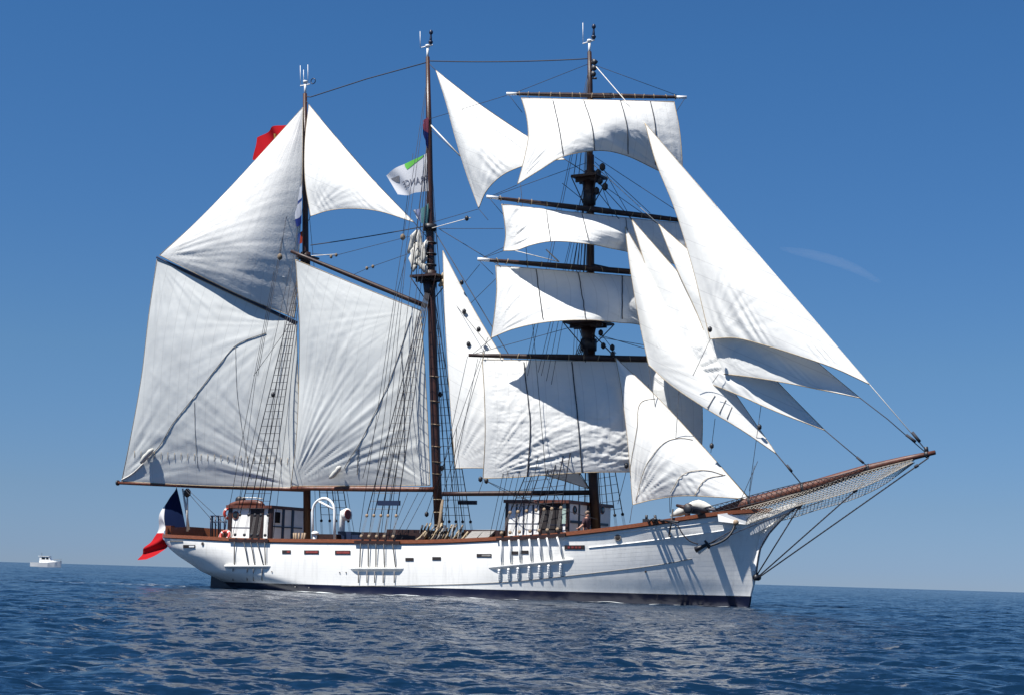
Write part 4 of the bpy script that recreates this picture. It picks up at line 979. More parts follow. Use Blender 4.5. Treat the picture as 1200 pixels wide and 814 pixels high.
# footlines, sheets, braces and other lines
lines = [((365, 297, 0), (391, 300, -1)), ((391, 300, -1), (500, 272, 0)), ((412, 323, -.9), (433, 313.5, -.8)), ((433, 313.5, -.8), (500, 290, 0)), ((338, 240, -.9), (328, 300, -2.4)), ((328, 302, -2.4), (302, 440, -3)), ((484, 180, 0), (472, 276, -.5)),
         ((797, 440, -1.2), (786, 600, -1.5)), ((760, 428, -1), (775, 520, -1.3)), ((832, 398, -2.1), (812, 440, -1.9)), ((842, 438, -1.6), (835, 448, -1.6)),
         ((892, 474, -.5), (878, 575, -.5)), ((888, 540, -.5), (866, 590, -.6)), ((884, 545, -.5), (876, 592, -.6)), ((838, 490, -.6), (833, 530, -.6)),
         ((760, 450, -.2), (724, 590, -.8)), ((785, 600, -1.), (784, 545, -1.)), ((741, 592, -1), (738, 612, -1.5)),
         ((566, 561, -3.), (600, 580, -3.2)), ((600, 580, -3.2), (700, 608, -2.6)), ((566, 563, -3.), (560, 580, -3.2)), ((568, 562, -3), (640, 595, -2.5)),
         ((577, 396, -3.), (552, 416, -3.2)), ((590, 294, -3), (562, 304, -3.2)), ((606, 217, -2.5), (573, 231, -2.8)),
         ((573, 232, -3), (590, 252, -2.5)), ((561, 305, -3), (578, 322, -2.5)), ((596, 111, -2.6), (612, 132, -2.2)),
         ((505, 152, 0), (539, 183, -.8)), ((503, 262, 0), (561, 245, -1.3)), ((561, 245, -1.3), (572, 258, -2)), ((502, 140, 0), (594, 112, -2.5)),
         ((515, 268, 0), (590, 268, -2.8)), ((545, 331, -.2), (562, 310, -2.6)), ((544, 365, -.5), (532, 548, -1)), ((520, 340, 0), (575, 408, -2)),
         ((572, 395, -3), (500, 600, -3.6)), ((570, 405, -3), (510, 610, -3.6)), ((548, 417, -3.2), (505, 612, -3.6)), ((560, 420, -3.2), (520, 612, -3.6)),
         ((340, 380, -2.6), (297, 440, -3.4)), ((338, 240, -1.0), (300, 440, -3)), ((300, 440, -3), (280, 590, -3.6)), ((489, 370, -.4), (442, 630, -3.7)),
         ((482, 275, -.5), (465, 345, -1.5)), ((465, 345, -1.5), (448, 470, -3)), ((448, 470, -3), (425, 560, -3.7)), ((476, 300, -.5), (466, 400, -2)), ((466, 400, -2), (450, 560, -3.7)),
         ((364, 253.5, -.7), (360, 262, 0)), ((500, 575, -.5), (470, 632, -3.5)), ((478, 577, -.6), (456, 632, -3.6)), ((490, 577, -.6), (462, 632, -3.6)),
         ((219, 572, -1.5), (262, 612, -1.5)), ((217, 573, -1.3), (254, 615, -1.3)), ((640, 558, -.5), (655, 585, -.5)),
         ((547, 360, 0), (590, 318, 0)), ((662, 187, 0), (675, 195, 0)), ((610, 216, -2.4), (640, 560, -3.4)), ((803, 115, 2.6), (790, 135, 2.0)), ((596, 112, -2.6), (690, 75, 0)), ((802, 115, 2.6), (693, 75, 0)),
         ((573, 232, -3), (690, 190, 0)), ((562, 304, -3.2), (691, 240, 0)), ((550, 416, -3.2), (689, 378, 0))]
for a_, c_ in lines: rope('running_line', [S(*a_), S(*c_)], .015)
for a_, c_ in (((505, 268, -.2), (552, 255, -.9)), ((600, 293, -2.6), (655, 307, -1.2)), ((539, 183, -.3), (505, 147, 0)), ((365, 300, -1.2), (395, 298, -.9)),
               ((640, 292.5, -1), (655, 307, -.8))): rope('running_line', [S(*a_), S(*c_)], .04 if a_[0] in (539, 640) else .022, 'wrope')
for p in ((388, 301, -1), (394, 299, -1), (430, 314.5, -.8), (437, 312.5, -.8), (472, 278, -.5), (328, 301, -2.4)): block(S(*p), .14 if p[0] in (472, 328) else .08, 'coil')
for p in ((563, 561, -3), (570, 563, -3), (832, 386, -2.2), (797, 432, -1.3), (775, 521, -1.2), (890, 500, -.5), (834, 522, -.6), (734, 545, -.7), (768, 565, -1.2), (802, 562, -1.2), (541, 331, -.3), (544, 365, -.6), (561, 386, -1), (549, 403, -1), (547, 256, -1),
          (320, 462, -3.2), (516, 462, .3), (518, 548, .2), (500, 602, -.5)): block(S(*p), .11)
# canvas bundle on the middle mast's crosstrees
b = MB(); rnd = random.Random(3)
for k in range(11):
    c = S(490 + rnd.uniform(-7, 7), 297 + rnd.uniform(-15, 14), -.3); r = rnd.uniform(.22, .42)
    an_ = rnd.uniform(.6, 2.3); dd = np.array([math.cos(an_), rnd.uniform(-.3, .3), math.sin(an_)]) * r; b.tube([c - dd * 1.9, c - dd * .9 + np.array([.08, .05, 0]), c - dd * .2, c + dd * .7 + np.array([-.08, 0, 0]), c + dd * 1.8], [r * .12, r * .55, r * .38, r * .5, r * .1], 8)
b.build('furled_canvas', 'greycover', mainm, 'crumpled white canvas bundled beside the mast')
b = MB()
for k in range(5):
    c = S(520 + rnd.uniform(-3, 3), 326 + rnd.uniform(-9, 9), -.1); r = .2
    b.tube([c + np.array([-r, 0, -r * .6]), c, c + np.array([r, 0, r * .5])], [r * .3, r * .8, r * .25], 7)
b.build('furled_canvas', 'tan', mainm)

# radar on the mizzen
b = MB(); c = S(331, 325.5, -.8); b.disc(c + np.array([0, 0, 0]), (0, 0, 1), .42, .22, 18); b.tube([c + np.array([0, 0, -.2]), S(345, 333, -.3), S(356, 338, 0)], .05, 6)
b.build('radar_dome', 'white', mizzen)

# ------------------------------------------------------------------ on deck
def boxpx(b, x0, y0, x1, y1, ya, yb_, mi=0):
    a_ = S(x0, y0, ya); c_ = S(x1, y1, ya); b.box((a_[0], ya, a_[2]), (c_[0], yb_, c_[2]), mi)
def deckhouse(name_l, xl, xr, yt, yb0, panels, yy, label, roof_dy=(0, 0)):
    b = MB(); boxpx(b, xl + 1, yt + 3, xr, yb0, yy, -yy); h_ = b.build('deckhouse', 'white', ship, label)
    b = MB(); a_ = S(xl - 2, yt + 2.6, yy - .15); c_ = S(xr + 1, yt + .2, yy - .15); b.box((a_[0], yy - .2, a_[2]), (c_[0], -yy + .2, a_[2] + .16)); b.build('roof', 'spar', h_)
    for kind, x0, y0, x1, y1 in panels:
        b = MB()
        if kind == 'door': boxpx(b, x0, y0, x1, y1, yy - .02, yy + .05); b.build('door', 'slot', h_)
        if kind == 'post': boxpx(b, x0, y0, x1, y1, yy - .06, yy + .05); b.build('post', 'darkspar', h_)
        if kind == 'seam': boxpx(b, x0, y0, x1, y1, yy - .03, yy + .02); b.build('batten', 'navy', h_)
        if kind == 'window':
            boxpx(b, x0 - .8, y0 - .8, x1 + .8, y1 + .8, yy - .04, yy + .02); fr_ = b.build('window', 'white', h_)
            b = MB(); boxpx(b, x0, y0, x1, y1, yy - .055, yy + .02); b.build('pane', 'glass', h_)
        if kind == 'port':
            c = S((x0 + x1) / 2, (y0 + y1) / 2, yy - .02); b.torus(c, (0, 1, 0), .20 * (y1 - y0) / 8, .035); fr_ = b.build('porthole', 'spar', h_)
            b = MB(); b.disc(c, (0, 1, 0), .19 * (y1 - y0) / 8, .04, 16); b.build('pane', 'glass', h_)
    return h_
def SX(px, py, X0):
    d = ray(px, py); return CL + d * ((X0 - CL[0]) / d[0])
h1 = deckhouse('a', 267.5, 318, 592, 634, [('port', 272, 599, 280, 607.5), ('door', 293.5, 595.5, 305.5, 632), ('post', 305.5, 595, 307, 632), ('post', 315, 595, 318, 632), ('seam', 270, 617, 293, 617.7), ('post', 267.8, 594, 270, 632)],
    -1.75, 'aft white deckhouse with porthole and dark doorway')
XF = S(318, 634, -1.75)[0]      # its forward face, turned from the sun
def face(name, x0, y0, x1, y1, t, m, par):
    a_ = SX(x0, y0, XF); c_ = SX(x1, y1, XF); b = MB(); b.box((XF - .03, a_[1], a_[2]), (XF + t, c_[1], c_[2])); return b.build(name, m, par)
wf = face('window', 320.8, 598, 328.2, 613.5, .03, 'white', h1); face('pane', 321.8, 599.2, 327.4, 612.4, .045, 'glass', h1)
for x in (331, 342): face('batten', x, 594.5, x + .9, 632, .035, 'navy', h1)
face('batten', 319, 616.8, 353.5, 617.8, .05, 'navy', h1)
h2 = deckhouse('b', 592.5, 666, 586, 632, [('door', 633.5, 589, 658.5, 628), ('post', 632, 589, 634, 628), ('post', 663, 589, 666, 622), ('seam', 593, 612.2, 633, 612.9),
    ('seam', 640, 614, 663, 614.8), ('seam', 604.5, 590, 605.1, 628), ('seam', 613, 590, 613.6, 628), ('seam', 624, 590, 624.6, 628), ('post', 592.5, 588, 594, 628)], -2.3, 'white deckhouse just aft of the fore mast')
XF = S(666, 632, -2.3)[0]
for x in (678, 688, 702): face('batten', x, 589.5, x + .7, 622, .035, 'navy', h2)
face('batten', 668, 612, 712, 613, .05, 'navy', h2)
for x in (673.5, 706): q = SX(x, 597, XF); b = MB(); b.torus(q, (1, 0, 0), .19, .035); b.build('porthole', 'spar', h2); b = MB(); b.disc(q, (1, 0, 0), .18, .06, 16); b.build('pane', 'glass', h2)
b = MB(); boxpx(b, 659, 591, 663, 613, -2.36, -2.2); b.build('window_shutter', mat('pale_green_paint', (.32, .42, .38), .5), h2)
# aft roof clutter: searchlight, awning bows
b = MB(); c = S(280.5, 585.5, -.6); b.disc(c, (.2, -1, 0), .22, .28, 14); b.tube([c, c + np.array([0, 0, -.5])], .05, 6); c = S(284.5, 585, -.6); b.disc(c, (.2, -1, 0), .16, .24, 12); b.tube([c, c + np.array([0, 0, -.5])], .05, 6)
b.build('searchlight', 'iron', h1)
b = MB(); P = [S(x, y, -.9) for x, y in catmull([(268, 593), (276, 590), (290, 588.4), (305, 589.6), (309, 592)], 12)]; b.tube(P, [.1] + [.16] * 10 + [.1], 8); b.build('rolled_awning', 'spar', h1)
b = MB(); b.tube([S(285, 582.5, -3.2), S(300, 582.8, -3.2), S(308, 584, -3.2)], .03, 5); b.build('spreader_bar', 'wrope', ship)
# after guard rail
b = MB(); y_ = -1.2
for x in (247, 252.5, 258, 263.5): b.tube([S(x, 604, y_), S(x, 628, y_)], .045, 6)
b.tube([S(247, 604, y_), S(266, 604, y_)], .04, 6); b.tube([S(247, 611, y_), S(266, 611, y_)], .03, 6); b.tube([S(247, 604, y_), S(247, 604, 1.2)], .04, 6)
for x in (249, 256, 263): b.tube([S(x, 604, 1.2), S(x, 628, 1.2)], .045, 6)
b.tube([S(247, 604, 1.2), S(266, 604, 1.2)], .04, 6); b.build('guard_rail', 'navy', ship)
# ensign staff
staff = pole('ensign_staff', [S(219.5, 622, -.6), S(219.5, 573, -.6)], [.07, .05], 'wrope'); block(S(219.5, 577, -.6), .2, 'iron')
b = MB(); b.tube([S(214, 572, -.5), S(217, 590, -.5), S(221.5, 620, -.5)], [.05, .07, .06], 6); b.build('topping_line', 'wrope', ship)
# white hoop davit, mushroom vent, cowl
b = MB(); P = [S(x, y, -2.6) for x, y in [(366.5, 632), (366.3, 600)] + list(map(tuple, catmull([(366.3, 598), (368.5, 590.5), (374, 585), (380, 583.2), (386, 585.5), (390.5, 591), (392, 598)], 16))) + [(392, 606), (392, 632)]]
b.tube(P, .07, 8); b.tube([S(374, 587, -2.6), S(391.5, 596.3, -2.6)], .06, 6); b.build('hoop_davit', 'white', ship)
b = MB(); c = S(369.3, 625.5, -3.0); b.tube([c + np.array([0, 0, -.5]), c], .12, 10); b.tube([c, c + np.array([0, 0, .05]), c + np.array([0, 0, .13]), c + np.array([0, 0, .18])], [.2, .21, .17, .04], 14); b.build('mushroom_vent', 'white', ship)
b = MB(); c = S(401, 626, -1.6); e = S(401.2, 606, -1.6); g_ = S(405, 602.5, -1.6)
b.tube([c + np.array([0, 0, -.6]), e, e * .5 + g_ * .5 + np.array([-.06, 0, .12]), g_, g_ + np.array([.16, -.03, .02])], [.15, .15, .22, .33, .34], 14); cw = b.build('cowl_vent', 'white', ship)
b = MB(); b.disc(g_ + np.array([.17, -.03, .02]), (1, -.1, .1), .27, .03, 14); b.build('cowl_mouth', 'red', cw)
# dark lockers, coiled ropes and hatch boards seen above the rail
b = MB(); boxpx(b, 396, 622, 411, 634, -1.9, -.2); boxpx(b, 412, 626, 425, 634, -1.9, -.4); b.build('deck_locker', 'navy', ship)
b = MB(); boxpx(b, 424, 622.8, 500, 640, -2.9, -1.2); b.box(tuple(S(453, 619.5, -1.5)), tuple(S(497, 624, -1.5) + np.array([0, 1.6, 0]))); b.build('pin_rail', 'darkspar', ship)
b = MB(); boxpx(b, 370, 625, 394, 640, -2.3, -1.4); b.build('deck_locker', 'darkspar', ship)
for k in range(26):
    b = MB(); x = 487 + k * 2.1 + rnd.uniform(-1, 1); lean = rnd.uniform(3, 9) if k < 15 else rnd.uniform(-2, 8)
    yt = rnd.uniform(612, 622); yy = rnd.uniform(-3.3, -2.2)
    rr_ = rnd.uniform(.035, .06); b.tube([S(x, 634, yy), S(x + lean * .8, (634 + yt) / 2 + 1, yy), S(x + lean * 1.6, yt, yy + .3)], rr_, 6); b.tube([S(x + 1, 632, yy), S(x + 1.5 + lean, yt + 4, yy), S(x + 3, 633, yy + .2)], rr_ * .8, 6)
    b.build('rope_coil', ('tan', 'rope', 'coil', 'grey')[k % 4], ship)
b = MB(); b.tube([S(511.5, 634, -2.6), S(515.5, 610, -2.2), S(518.5, 585, -1.8)], [.10, .09, .08], 7); b.build('rope_bundle', 'coil', ship)
b = MB(); boxpx(b, 543, 620, 588, 640, -2.6, 1.); b.build('hatch', 'darkspar', ship)
for x0 in (543, 556):
    b = MB(); q = [S(x0, 631.5, -3.2), S(x0 + 15, 630, -3.2), S(x0 + 25, 620, -2.5), S(x0 + 12, 620, -2.5)]; b.add(q + [p + np.array([0, .05, -.1]) for p in q], [(0, 1, 2, 3), (7, 6, 5, 4), (0, 4, 5, 1), (1, 5, 6, 2), (2, 6, 7, 3), (3, 7, 4, 0)])
    b.build('hatch_board', 'grey', ship)
for k in range(5):
    b = MB(); c = S(345 + k * 3 + rnd.uniform(-1, 1), 626, -2.0); b.tube([c + np.array([0, 0, -.5]), c + np.array([rnd.uniform(-.1, .1), 0, .1])], .06, 6); b.build('belaying_pin', 'cream', ship)
# mooring blocks by the rail forward, windlass and canvas cover
b = MB(); c = S(763, 609, -2.6); box_pts(b, c + np.array([0, 0, -.05]), .75, .35, .22); b.tube([c + np.array([-.25, 0, 0]), c + np.array([-.25, 0, .25])], .07, 8); b.tube([c + np.array([.25, 0, 0]), c + np.array([.2, 0, .25])], .07, 8); b.build('bollard', 'iron', ship)
b = MB(); c = S(806.5, 595, -2.0); b.disc(c, (.3, -1, 0), .24, .3, 16); b.tube([c + np.array([-.05, 0, -.6]), c], .14, 8); b.tube([c, c + np.array([-.7, .2, .15])], [.12, .07], 7); b.build('windlass_drum', 'darkspar', ship)
b = MB(); c = S(806.5, 596, -3.9); b.tube([c, c + np.array([-.15, 1.4, .0]), c + np.array([-.3, 2.8, -.05])], [.19, .19, .19], 8); b.disc(c, (.1, -1, 0), .21, .2, 12); b.build('cathead', 'iron', ship)
for (x, y, yo, yi, r) in ((762, 609, -4.4, -2.4, .07), (768, 608, -5.0, -2.5, .09), (772, 608.5, -3.9, -2.5, .05), (795, 611, -3.6, -2.4, .045)):
    b = MB(); c = S(x, y, yo); d = S(min(x - 3, 772), y + .5 if x < 790 else 608.5, yi); b.tube([c, d], r, 7); b.build('shadow_rod', 'iron', ship)  # outboard rods added for the fan of shadows they throw down the bow
b = MB(); P = [S(x, y, -1.2) for x, y in catmull([(786, 604), (800, 598), (818, 591), (826, 593), (838, 597)], 12)]; b.tube(P, [.05, .12, .2, .22, .2, .22, .25, .27, .25, .2, .14, .06], 10); b.build('canvas_cover', 'greycover', ship)
b = MB(); b.tube([S(788.5, 596, -2.55), S(786.5, 612, -2.65), S(784, 627, -2.9)], .04, 6); b.tube([S(784, 627, -2.9), S(786.5, 628, -2.9)], .05, 6); b.build('davit', 'iron', ship)

# ------------------------------------------------------------------ anchor (hangs from the bow: a thing of its own)
ab = S(822, 641, -2.35)
anch = thing('anchor', ab, 'black anchor with white flukes hanging at the starboard bow', 'anchor')
b = At(ab); b.tube([S(815, 645, -2.45), S(829, 636.5, -2.3)], [.10, .07], 8); b.build('shank', 'iron', anch)
b = At(ab); b.tube([S(826, 633, -2.3), S(829.5, 637, -2.3), S(831, 642, -2.3)], .06, 7); b.build('stock', 'iron', anch)
for s_ in (0, 1):
    b = At(ab); o_ = np.array([0, -.12 + .3 * s_, 0]); c = S(816, 643.5 + s_ * 2.5, -2.5) + o_; d = S(828, 637.5 + s_ * 2, -2.4) + o_
    b.tube([c, c * .6 + d * .4, d], [.14, .10, .04], 7); b.build('fluke', 'white' if s_ else 'iron', anch)
cb = S(830, 638, -2.3)
ch = thing('anchor_chain', cb, 'dark sagging chain from the bow hawse to the hanging anchor', 'chain')
def chain(b, pts, r=.05):
    P = catmull(pts, 40)
    for i in range(0, 39):
        c = (P[i] + P[i + 1]) / 2; d = P[i + 1] - P[i]; d /= np.linalg.norm(d); a_ = np.array([0, 1, 0]) if i % 2 else np.cross(d, [0, 1, 0])
        b.tube([c - d * .09, c, c + d * .09], [r * .7, r * 1.25, r * .7], 5)
b = At(cb); chain(b, [S(830, 639.5, -2.3), S(838, 637, -2.15), S(850, 631, -1.8), S(858, 622, -1.45), S(862, 612, -1.25)]); b.build('chain_links', 'iron', ch)
rope('anchor_line', [S(830, 637, -2.3), S(863, 618, -1.3)], .03); rope('anchor_line', catmull([S(763, 608, -2.7), S(785, 611, -2.7), (S(793, 614, -2.7)), S(800, 625, -2.6), S(808, 633, -2.5), S(818, 637, -2.4)], 20), .035)
rope('anchor_line', [S(833, 636, -2.2), S(880, 616, -.9), S(934, 597, -.5), S(965, 586, -.3)], .02)

# ------------------------------------------------------------------ flags
def flag_mat(name, fn):
    m = bpy.data.materials.new(name); m.use_nodes = True; t = m.node_tree; t.nodes.clear()
    o = t.nodes.new('ShaderNodeOutputMaterial'); df = t.nodes.new('ShaderNodeBsdfDiffuse'); tr = t.nodes.new('ShaderNodeBsdfTranslucent'); mx = t.nodes.new('ShaderNodeMixShader'); mx.inputs[0].default_value = .35
    t.links.new(df.outputs[0], mx.inputs[1]); t.links.new(tr.outputs[0], mx.inputs[2]); t.links.new(mx.outputs[0], o.inputs[0])
    uv = t.nodes.new('ShaderNodeUVMap'); uv.uv_map = 'UVMap'; sep = t.nodes.new('ShaderNodeSeparateXYZ'); t.links.new(uv.outputs[0], sep.inputs[0])
    rp = t.nodes.new('ShaderNodeValToRGB'); rp.color_ramp.interpolation = 'CONSTANT'
    e = rp.color_ramp.elements
    while len(e) > 1: e.remove(e[-1])
    e[0].position = 0; e[0].color = (*fn[1][0][1], 1)
    for p, c in fn[1][1:]:
        q = e.new(p); q.color = (*c, 1)
    t.links.new(sep.outputs[fn[0]], rp.inputs[0]); t.links.new(rp.outputs[0], df.inputs[0]); t.links.new(rp.outputs[0], tr.inputs[0])
    return m
def bypoint(pts, n):
    """curve through pts with equal parameter steps between them"""
    P = np.array(pts, float); k = len(P) - 1; out = []
    for t in np.linspace(0, k, n):
        i = min(k - 1, int(t)); q = t - i; a, b_, c, d = P[max(0, i - 1)], P[i], P[i + 1], P[min(k, i + 2)]
        out.append(.5 * (2 * b_ + (c - a) * q + (2 * a - 5 * b_ + 4 * c - d) * q * q + (3 * b_ - a - 3 * c + d) * q**3))
    return out
def flag(base, name, label, top_, bot_, m, waves=(.12, 9), group=None, n=50, cat='flag', belly=0.):
    """top_/bot_: pixel polylines from hoist to fly"""
    th = thing(name, base, label, cat, group)
    T_ = np.array(bypoint([S(*p) for p in top_], n)); B_ = np.array(bypoint([S(*p) for p in bot_], n)); nv = 26
    V = []
    for j in range(nv):
        v = j / (nv - 1)
        for i in range(n):
            u = i / (n - 1); p = T_[i] * (1 - v) + B_[i] * v
            am = waves[0] * min(1, u * 3 + .15)
            p = p + np.array([0, am * (math.sin(u * waves[1] + v * 2.3) + .4 * math.sin(u * waves[1] * 2.1 + v * 4)), 0]); V.append(tuple(p - np.array(base)))
    F = [(j * n + i, (j + 1) * n + i, (j + 1) * n + i + 1, j * n + i + 1) for j in range(nv - 1) for i in range(n - 1)]
    me = bpy.data.meshes.new('cloth'); me.from_pydata(V, [], F); me.materials.append(m); me.polygons.foreach_set('use_smooth', [True] * len(F))
    ul = me.uv_layers.new(name='UVMap')
    for lp in me.loops: k = lp.vertex_index; ul.data[lp.index].uv = ((k % n) / (n - 1), 1 - (k // n) / (nv - 1))
    me.update(); o = bpy.data.objects.new('cloth', me); COL.objects.link(o); o.parent = th
    def at(u, v, off):
        i = min(n - 1, max(0, u * (n - 1))); j = min(nv - 1, max(0, v * (nv - 1))); i0 = min(n - 2, int(i)); j0 = min(nv - 2, int(j)); a, c = i - i0, j - j0
        g = lambda jj, ii: np.array(V[jj * n + ii])
        return (g(j0, i0) * (1 - a) + g(j0, i0 + 1) * a) * (1 - c) + (g(j0 + 1, i0) * (1 - a) + g(j0 + 1, i0 + 1) * a) * c + np.array([0, off, 0])
    return th, at
fm = flag_mat('tricolour_cloth', (0, [(0, (.010, .018, .055)), (.25, (.66, .66, .67)), (.5, (.48, .020, .026))]))
flag(S(219, 600, -.6), 'ensign', 'blue, white and red tricolour ensign drooping from the staff at the stern', [(207, 570, -.55), (194, 591, -.8), (182, 624, -1.0), (171, 642, -1.2), (159.5, 655.5, -1.4)],
     [(217.5, 617, -.55), (195, 618, -1.2), (192, 624, -1.9), (194, 640, -2.0), (174, 655, -1.8)], fm, (.16, 15))
fm2 = flag_mat('red_cloth', (0, [(0, (.50, .018, .025)), (.42, (.50, .018, .025))]))
t_, at_ = flag(S(355, 140, .5), 'flag', 'bright red flag showing from behind the aft topsail', [(354, 138, .3), (338, 146, .9), (318, 151, 1.1), (300, 161, 1.2)], [(353, 168, .3), (336, 178, .9), (318, 184, 1.1), (299.5, 189, 1.2)], fm2, (.22, 9))
b = MB()
V = []
for i in range(9):
    a_ = 2 * PI * i / 9; V.append(at_(.56 + .10 * math.cos(a_) * (1.2 if i % 2 else .7), .38 + .14 * math.sin(a_) * (1 if i % 2 else .7), -.03))
b.add([at_(.56, .38, -.035)] + V, [(0, i + 1, (i + 1) % 9 + 1) for i in range(9)]); b.build('emblem', mat('ochre_cloth', (.55, .30, .06), .8), t_)
# white flag with green corner
fm3 = flag_mat('white_cloth', (1, [(0, (.66, .67, .70))]))
t_, at_ = flag(S(500, 200, -.2), 'flag', 'white flag with green upper edge and dark letters on the middle mast', [(500, 179.5, -.2), (485, 187, -.4), (468, 196, -.5), (451.5, 205.5, -.6)], [(502, 224, -.2), (490, 226, -.3), (478, 228.5, -.5), (466, 228, -.6)], fm3, (.10, 7))
b = MB(); nn = 14; V = []
for i in range(nn): u = .12 + .42 * i / (nn - 1); V += [at_(u, .0, -.02), at_(u, .03 + .20 * i / (nn - 1) * (1 if i < nn - 1 else .3), -.02)]
b.add(V, [(2 * i, 2 * i + 1, 2 * i + 3, 2 * i + 2) for i in range(nn - 1)]); b.build('emblem', mat('green_cloth', (.08, .36, .04), .8), t_)
b = MB(); b.add([at_(.70, .30, -.02), at_(.93, .22, -.02), at_(.86, .42, -.02), at_(.78, .50, -.02)], [(0, 1, 2, 3)]); b.build('emblem', mat('grey_print', (.20, .20, .22), .8), t_)
cu_ = bpy.data.curves.new('lettering', 'FONT'); cu_.body = 'FRANCE'; cu_.size = 1; tmp = bpy.data.objects.new('lettering', cu_); COL.objects.link(tmp)
bpy.context.view_layer.update()
me = bpy.data.meshes.new_from_object(tmp.evaluated_get(bpy.context.evaluated_depsgraph_get())); COL.objects.unlink(tmp); bpy.data.objects.remove(tmp)
bm = bmesh.new(); bm.from_mesh(me); bmesh.ops.subdivide_edges(bm, edges=bm.edges, cuts=1); 
xm = max(v.co.x for v in bm.verts)
for v in bm.verts:    # the lettering shows through from the other side, so it reads mirrored
    u = .04 + .66 * v.co.x / xm; vv = .78 - .30 * v.co.y - .04 * (v.co.x / xm); v.co = Vector(tuple(at_(u, vv, -.03)))
bm.to_mesh(me); bm.free(); me.materials.clear(); me.materials.append(mat('lettering_print', (.05, .06, .10), .8))
o = bpy.data.objects.new('lettering', me); COL.objects.link(o); o.parent = t_
# signal flags
fb = flag_mat('blue_white_stripes', (1, [(0, (.03, .05, .22)), (.22, (.55, .58, .66)), (.60, (.05, .08, .25)), (.68, (.60, .63, .70))]))
flag(S(353, 225, -.5), 'signal_flag', 'white and blue striped signal flag beside the aft mast', [(353.5, 217, -.6), (347, 224, -.7), (337, 238, -.8)], [(353, 262, -.6), (350, 266, -.7), (343, 264, -.8)], fb, (.08, 6))
fr_ = flag_mat('orange_blue_cloth', (0, [(0, (.45, .07, .03)), (.5, (.07, .13, .35))]))
flag(S(353, 272, -.4), 'signal_flag', 'small orange and blue flag just below the striped one', [(354.5, 270, -.5), (350, 274, -.6)], [(354, 285, -.5), (349, 287, -.6)], fr_, (.04, 5))
fg = flag_mat('pale_teal_cloth', (0, [(0, (.12, .28, .30)), (.55, (.22, .26, .42)), (.8, (.62, .64, .68))]))
flag(S(500, 245, -.2), 'signal_flag', 'pale teal and lilac flag on the middle mast above the bundled canvas', [(502, 238, -.3), (494, 244, -.5), (484, 247, -.6)], [(501, 264, -.3), (495, 262, -.5), (488, 256, -.6)], fg, (.06, 6))
fd = flag_mat('dark_red_blue_cloth', (1, [(0, (.03, .04, .16)), (.5, (.28, .08, .12))]))
flag(S(499, 145, -.1), 'signal_flag', 'furled dark blue and red flag high on the middle mast', [(502, 137, -.2), (498, 140, -.3), (495, 146, -.35)], [(501.5, 175, -.2), (499, 168, -.3), (496, 158, -.35)], fd, (.05, 8))

# ------------------------------------------------------------------ lifebuoys
def lifebuoy(px, py, y, ax, label):
    c = S(px, py, y); t_ = thing('lifebuoy', c, label, 'lifebuoy', 'lifebuoys at the aft deckhouse'); b = At(c)
    b.torus(c, ax, .27, .085, 0, 24, 8, alt=1); b.build('ring', ['orange', 'white'], t_); b = At(c); b.torus(c, ax, .37, .012, 0, 20, 4); b.build('grab_line', 'wrope', t_)
lifebuoy(263.5, 627, -2.2, (.2, -1, .5), 'red and white lifebuoy lying low against the rail beside the aft deckhouse')
lifebuoy(268.3, 601, -1.5, (.9, -.5, 0), 'red and white lifebuoy hung upright on the after corner of the deckhouse')

